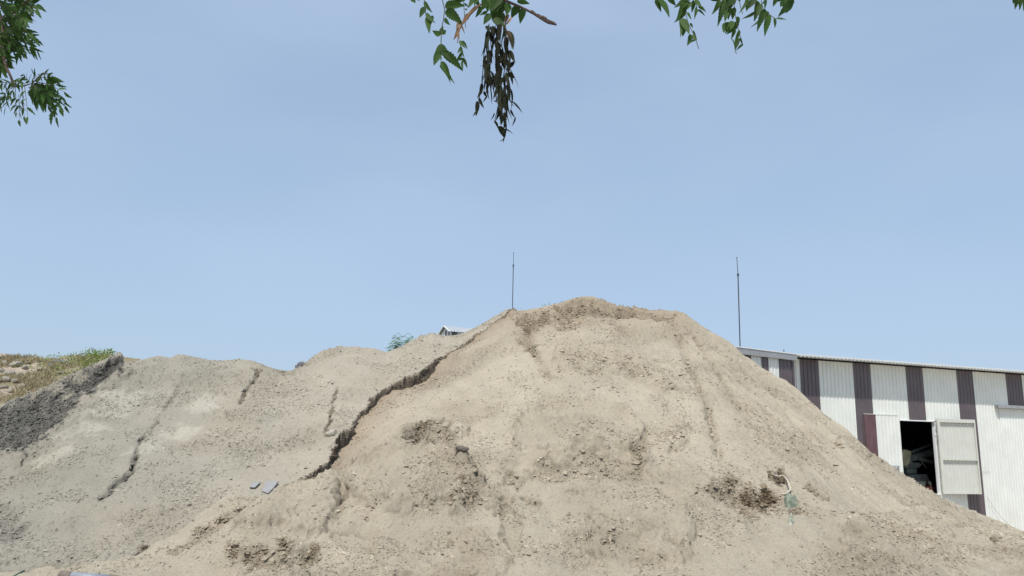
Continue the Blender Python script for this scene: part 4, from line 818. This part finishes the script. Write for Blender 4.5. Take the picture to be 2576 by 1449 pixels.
blades(dp, 14, .22, .008, None, .14, 'dry_grass', M_dry, 'straw coloured dry grass over the far earth bank', 'grass', .7)
gp = []
for q in range(520):
    a = random.uniform(40, 285); lo = 893; b = random.uniform(894, 950); 
    if random.random() < (.30 if a < 150 else .9) and (a > 215 or math.sin(a*.11+b*.16)+random.random() > .2): gp.append(mhit(a, b-(a > 200)*8))
leafm = LV()
for p in gp:
    for k in range(11):
        b = p+Vector((random.gauss(0, .16), random.gauss(0, .16), abs(random.gauss(0, .11)))); leafm.leaflet(b, rv(1)+Z*.8, rv(1), random.uniform(.06, .13), .05, .1, .2, 0, 3)
o = leafm.build('weeds', M_green, None); tag(o, 'bright green low weeds along the top of the far earth bank', 'weeds', kind='stuff')
# stones
def rock_mesh(seed, sx, sy, sz, sub=2, rough=.22, flat=False):
    import bmesh
    rr = random.Random(seed); bm = bmesh.new(); bmesh.ops.create_icosphere(bm, subdivisions=sub, radius=1)
    pl_ = [(Vector((rr.gauss(0, 1), rr.gauss(0, 1), rr.gauss(0, 1))).normalized(), rr.uniform(.55, .85)) for k in range(9)]
    for v in bm.verts:
        for n_, d in pl_:
            e = v.co.dot(n_)-d
            if e > 0: v.co -= n_*e
        v.co += Vector((rr.gauss(0, 1), rr.gauss(0, 1), rr.gauss(0, 1)))*.03; v.co.x *= sx; v.co.y *= sy; v.co.z *= sz
    me = bpy.data.meshes.new('rock'); bm.to_mesh(me); bm.free(); return me
def rock(px, py, r, label, m, seed, asp=(1, .8, .6), g=None, rot=None):
    p = mhit(px, py); me = rock_mesh(seed, r*asp[0], r*asp[1], r*asp[2]); o = link('rock', me, None, [m]); o.location = p+Z*r*asp[2]*.3; o.rotation_euler = rot or (0, 0, seed)
    tag(o, label, 'rock', g); return o
GR = 'rocks on the far earth bank'
rock(157, 915, .42, 'large flat slate grey rock among the green weeds', M_rockgrey, 4, (1.1, .7, .38), GR, (0, .12, .1))
rock(132, 922, .26, 'dark grey rock just left of the big flat grey one', M_rockgrey, 9, (1, .8, .5), GR)
rlist = [(8, 902, .30), (30, 900, .22), (50, 908, .2), (12, 918, .28), (38, 922, .34), (62, 928, .22), (5, 935, .22), (24, 942, .3), (48, 946, .24), (14, 960, .30), (40, 962, .2), (70, 915, .16), (100, 930, .2), (5, 978, .26), (28, 985, .22), (60, 975, .2), (118, 940, .16), (85, 950, .18), (150, 940, .15), (75, 990, .17), (20, 1000, .18), (95, 905, .15)]
me0 = [rock_mesh(30+k, 1, .8, .6) for k in range(6)]
for k, (a, b, r) in enumerate(rlist):
    o = link('rock', me0[k % 6], None, [] if me0[k % 6].materials else [M_rock]); p = mhit(a, b); o.location = p+Z*r*.2; o.scale = (r, r, r); o.rotation_euler = (0, .2*math.sin(k), k*1.7)
    tag(o, 'pale brown rock lying among the dry grass of the far earth bank', 'rock', 'pale brown rocks on the far bank')

# ------------------------------------------------------------------ things lying on the heaps
from mathutils.bvhtree import BVHTree
def on(px, py, which='t'):
    """point of the finished surface seen at this place of the photograph"""
    d = ray(px, py); Y = np.arange(14, 33, .004); X = d.x/d.y*Y; zr = CAMZ+d.z/d.y*Y
    if which == 't': h = sand_surface(X, Y)[0]
    else: h = grey_final(X, Y)[0]
    i = int(np.argmax(h >= zr)); 
    return Vector((float(X[i]), float(Y[i]), float(h[i])))
M_conc = mat('concrete_slab', (.26, .262, .262), .8, noise=.12, nscale=6)
def slab_on(corners, th, label, seed):
    P = [on(a, b, 'g') for a, b in corners]; n_ = (P[1]-P[0]).cross(P[2]-P[0]).normalized(); n_ = n_ if n_.z > 0 else -n_
    c = sum(P, Vector())/len(P); P = [p+n_*(.05+.0*k) for k, p in enumerate(P)]; k = len(P)
    # flatten onto one plane
    P = [p-n_*((p-c-n_*.06).dot(n_)) for p in P]
    m1 = MB(); T = P; Bt = [p-n_*th for p in P]; m1.add([p-c for p in T+Bt], [tuple(range(k)), tuple(range(2*k-1, k-1, -1))]+[(i, k+i, k+(i+1) % k, (i+1) % k) for i in range(k)])
    o = m1.build('slab', M_conc, None, bevel=.006); o.location = c; tag(o, label, 'slab', 'broken slabs on the gravel slope'); 
    import bmesh
    bm = bmesh.new(); bm.from_mesh(o.data); bmesh.ops.recalc_face_normals(bm, faces=bm.faces); bm.to_mesh(o.data); bm.free()
slab_on([(659, 1238), (675, 1244), (690, 1228), (702, 1218), (671, 1217)], .05, 'larger flat grey slab at the lower end of the broken crust', 1)
slab_on([(628, 1230), (641, 1231), (656, 1217), (634, 1217)], .035, 'smaller flat grey slab lying left of the bigger one', 2)
def stone(px, py, r, asp, m, label, which, seed, rot=(0, 0, 0), name='stone', lift=.4, loc=None):
    me = rock_mesh(seed, r*asp[0], r*asp[1], r*asp[2]); o = link(name, me, None, [m]); p = loc or on(px, py, which); o.location = p+Z*r*asp[2]*lift; o.rotation_euler = rot; tag(o, label, 'stone'); return o
M_stone = mat('pale_stone', (.40, .37, .31), .85, noise=.15, nscale=8, bump=.4)
stone(835, 1094, .17, (1.2, .7, .7), M_stone, 'pale rounded stone beside the crust edge on the gravel slope', 'g', 71, (0, -.3, 0))
M_stoned = mat('dark_stone', (.13, .115, .095), .9, noise=.3, nscale=9, bump=.6)
stone(1163, 1133, .15, (1.2, .7, .6), M_stoned, 'dark oval clod beside a root below the sandy ledge', 't', 72, (0, -.15, 0))
# dark broken block on the crest, in two pieces with a pale band between
bl = at(752, 920, 28.95)
st = tag(empty('broken_block', bl), 'dark grey broken block with a pale band sitting on the gravel crest', 'block')
def blk(pts, nm, m, th=.35, dy=0):
    P = [at(a, b, 28.95+dy)-bl for a, b in pts]; Q = [p+Vector((.03, th, .02)) for p in P]; k = len(P); m1 = MB(); m1.add(P+Q, [tuple(range(k)), tuple(range(2*k-1, k-1, -1))]+[(i, k+i, k+(i+1) % k, (i+1) % k) for i in range(k)])
    o = m1.build(nm, m, st, bevel=.012)
    import bmesh
    bm = bmesh.new(); bm.from_mesh(o.data); bmesh.ops.recalc_face_normals(bm, faces=bm.faces); bm.to_mesh(o.data); bm.free()
def zz7(X, Y): return ((960+X/12.075)/1.3913, (1220+Y/12.075)/1.3913)
blk([zz7(*p) for p in [(945, 640), (1110, 540), (1240, 650), (1170, 720), (1090, 790), (1030, 760)]], 'large_piece', M_rockgrey, .3)
blk([zz7(*p) for p in [(865, 720), (910, 680), (945, 700), (1000, 830), (880, 900)]], 'small_piece', M_rockgrey, .3)
blk([zz7(*p) for p in [(938, 690), (965, 680), (1040, 790), (1090, 800), (1000, 860)]], 'pale_band', M_stone, .25, .03)
# root
rt = MB(); rt.tube([on(1146, 1146)+Z*.0, on(1150, 1140)+Z*.06, on(1148, 1134)+Z*.08, on(1156, 1128)+Z*.05], [.02, .025, .02, .01], 6); o = rt.build('root', M_bark, None); tag(o, 'short dark crooked root next to the oval clod', 'root')
# bent hose coming out of the hole
M_hose = mat('pale_hose', (.50, .45, .37), .6); M_tarp = mat('green_sack', (.16, .195, .15), .8, noise=.3, nscale=10, col2=(.26, .26, .20)); M_tarp2 = mat('green_sack_pale', (.23, .25, .20), .8, noise=.25, nscale=14, col2=(.38, .36, .29))
hp_ = [(1949, 1203, .06), (1957, 1209, .10), (1968, 1216, .16), (1978, 1225, .17), (1985, 1236, .12), (1987, 1240, .08), (1981, 1244, .05), (1972, 1246, .03), (1963, 1243, .0)]
hs = MB(); P = [on(a, b)+Z*c+Vector((0, -c*.6, 0)) for a, b, c in hp_]; Q = []
for i in range(len(P)-1):
    for t in (0, .5): Q.append(P[i].lerp(P[i+1], t))
hs.tube(Q+[P[-1]], .020, 8); o = hs.build('hose', M_hose, None, smooth=True); tag(o, 'pale bent hose looping out of a small dark hole in the sand', 'hose')
def sack(poly, label, m, seed, h=.16):
    P = [on(a, b) for a, b in poly]; c = sum(P, Vector())/len(P); n = 26; V = []; Fc = []
    e1 = (P[len(P)//2]-P[0]); 
    lo = min(p.x for p in P); hi = max(p.x for p in P); y0 = min(p.y for p in P); y1 = max(p.y for p in P)
    xs = np.linspace(lo-.05, hi+.05, n); ys = np.linspace(y0-.1, y1+.1, n); Xg, Yg = np.meshgrid(xs, ys); xf, yf = Xg.ravel(), Yg.ravel()
    A2 = np.array([(p.x, p.y) for p in P]); d, _ = seg_dist(xf, yf, np.vstack([A2, A2[:1]])); ins = inside(xf, yf, A2); d = np.where(ins, d, -d)
    zf = sand_surface(xf, yf)[0]; bulge = sstep(-.02, .12, d)
    fold = np.abs(gnoise(xf*5+yf*4, yf*2-xf*2, seed))*.16+np.abs(gnoise(xf*12, yf*8, seed+1))*.06
    zz_ = zf+bulge*(h+fold)-(1-bulge)*.06; keep_ = d > -.07
    i_ = (np.arange(n-1)[:, None]*n+np.arange(n-1)[None, :]); ff = np.stack([i_, i_+1, i_+n+1, i_+n], -1).reshape(-1, 4); ff = ff[keep_[ff].all(1)]
    u_, iv = np.unique(ff, return_inverse=True); vv = np.stack([xf, yf, zz_], 1)[u_]-np.array(c)
    o = link('sack', mesh_np('sack', vv, iv.reshape(-1, 4), True), None, [m]); o.location = c; so_ = o.modifiers.new('thick', 'SOLIDIFY'); so_.thickness = .012; so_.offset = -1; tag(o, label, 'sack', 'green sacks half buried in the sand')
sack([(1968, 1252), (1976, 1254), (1986, 1258), (2010, 1262), (2012, 1272), (1998, 1280), (1985, 1284), (1972, 1275)], 'crumpled green sack with a bright edge, the upper of two', M_tarp, 5)
sack([(1980, 1300), (1992, 1294), (2000, 1304), (2002, 1318), (1994, 1326), (1984, 1322), (1976, 1312)], 'faded pale green sack half buried below the other', M_tarp2, 15, .08)
mb = MB(); c0 = on(1969, 1254)+Z*.16; mb.tube([c0, c0+Vector((.06, 0, .03)), c0+Vector((.12, -.02, -.12)), c0+Vector((.2, -.05, -.24))], [.01, .03, .03, .01], 6)
# shrub behind the gravel crest
shr = tag(empty('shrub', at(1005, 905, 33.5)), 'feathery blue green shrub peeping over the gravel crest', 'shrub')
M_shrub = mat('shrub_leaf', (.10, .24, .07), .7, island=.3, translucent=.3); lv = LV(); tw = MB()
base = at(1002, 930, 33.5)
for (a, b) in [(998, 836), (1004, 845), (1012, 850), (1022, 843), (1033, 838), (1036, 850), (1038, 862), (988, 858), (983, 868), (976, 872), (992, 870), (1015, 862), (1028, 868), (1008, 868), (972, 880), (1000, 858), (1022, 858), (1030, 856), (993, 850), (985, 880), (1010, 878), (1030, 848), (996, 845)]:
    dp_ = 33.5+random.uniform(-.3, .3); tip = at(a, b, dp_); mid = base.lerp(tip, .55)+rv(.05); tw.tube([base, mid, tip], [.012, .007, .002], 5)
    for k in range(7):
        c = mid.lerp(tip, .25+.12*k); dd_ = Vector((random.choice((-1, 1))*random.uniform(.6, 1), random.uniform(-.4, .4), random.uniform(-.1, .35))).normalized()
        pinnate(lv, tw, c, c+dd_*.17, 7, .075, .026, Z+rv(.2), r=.0015, sag=.35, down=.15, ser=0, jit=.2)
pl(lv.build('foliage', M_shrub, None), shr); pl(tw.build('stem', M_twig), shr)
# tiny weeds along the top of the sand heap
lv = LV()
for (a, b, n) in [(1372, 768, 10), (1380, 766, 8), (1420, 760, 8), (1300, 777, 5), (1512, 752, 5)]:
    p = Vector(hit(a, b+3, tan0))+Z*.02
    for k in range(n): lv.leaflet(p+Vector((random.gauss(0, .12), random.gauss(0, .1), 0)), Z+rv(.5), rv(1), random.uniform(.06, .14), .02, .1, .2, 0, 3)
o = lv.build('weeds', M_green, None); tag(o, 'sparse tiny weeds along the top of the tan sand heap', 'weeds', kind='stuff')
# pipe and stick at the foot of the heap, bottom left
pa = at(212, 1449, 15.2); zc_ = pa.z
pipe = tag(empty('pipe', at(230, 1449, 15.4)), 'grey metal pipe with dark ends lying at the foot of the gravel', 'pipe'); pipe.location.z = .0
M_pipe = mat('pipe_metal', (.24, .26, .30), .55, .1, noise=.15, nscale=6); M_rust = mat('rusty', (.17, .145, .12), .8, noise=.3, nscale=12)
q0 = at(170, 1450, 15.4); q1 = at(282, 1458, 15.6)
mb = MB(); mb.tube([q0, q1], .085, 20); pl(mb.build('tube', M_pipe, smooth=True), pipe)
ax0 = (q1-q0).normalized(); mb = MB(); mb.tube([q0-ax0*.16, q0-ax0*.13, q0+ax0*.03, q0+ax0*.05], [.07, .10, .10, .09], 20); pl(mb.build('coupling', M_rust), pipe); mb = MB(); mb.tube([q1-ax0*.04, q1+ax0*.10], [.095, .085], 20); pl(mb.build('coupling', M_rust), pipe)
for e_ in (q0, q1):
    mb = MB(); mb.obox(Vector((e_.x-.08, e_.y-.1, 0)), (.16, 0, 0), (0, .2, 0), (0, 0, max(.05, e_.z-.1))); pl(mb.build('support', M_rust), pipe)
mb = MB(); s0 = at(30, 1452, 16.0); s1_ = at(61, 1436, 16.0); mb.tube([s0, s0.lerp(s1_, .5)+Z*.01, s1_], [.012, .014, .022], 8); s0g = Vector((s0.x-.3, s0.y, gz(s0.x, s0.y))); mb.tube([s0g, s0], .012, 8); o = mb.build('stick', mat('green_stick', (.05, .10, .08), .7, noise=.4, nscale=9), None); tag(o, 'short green stick poking up at the bottom left corner', 'stick')
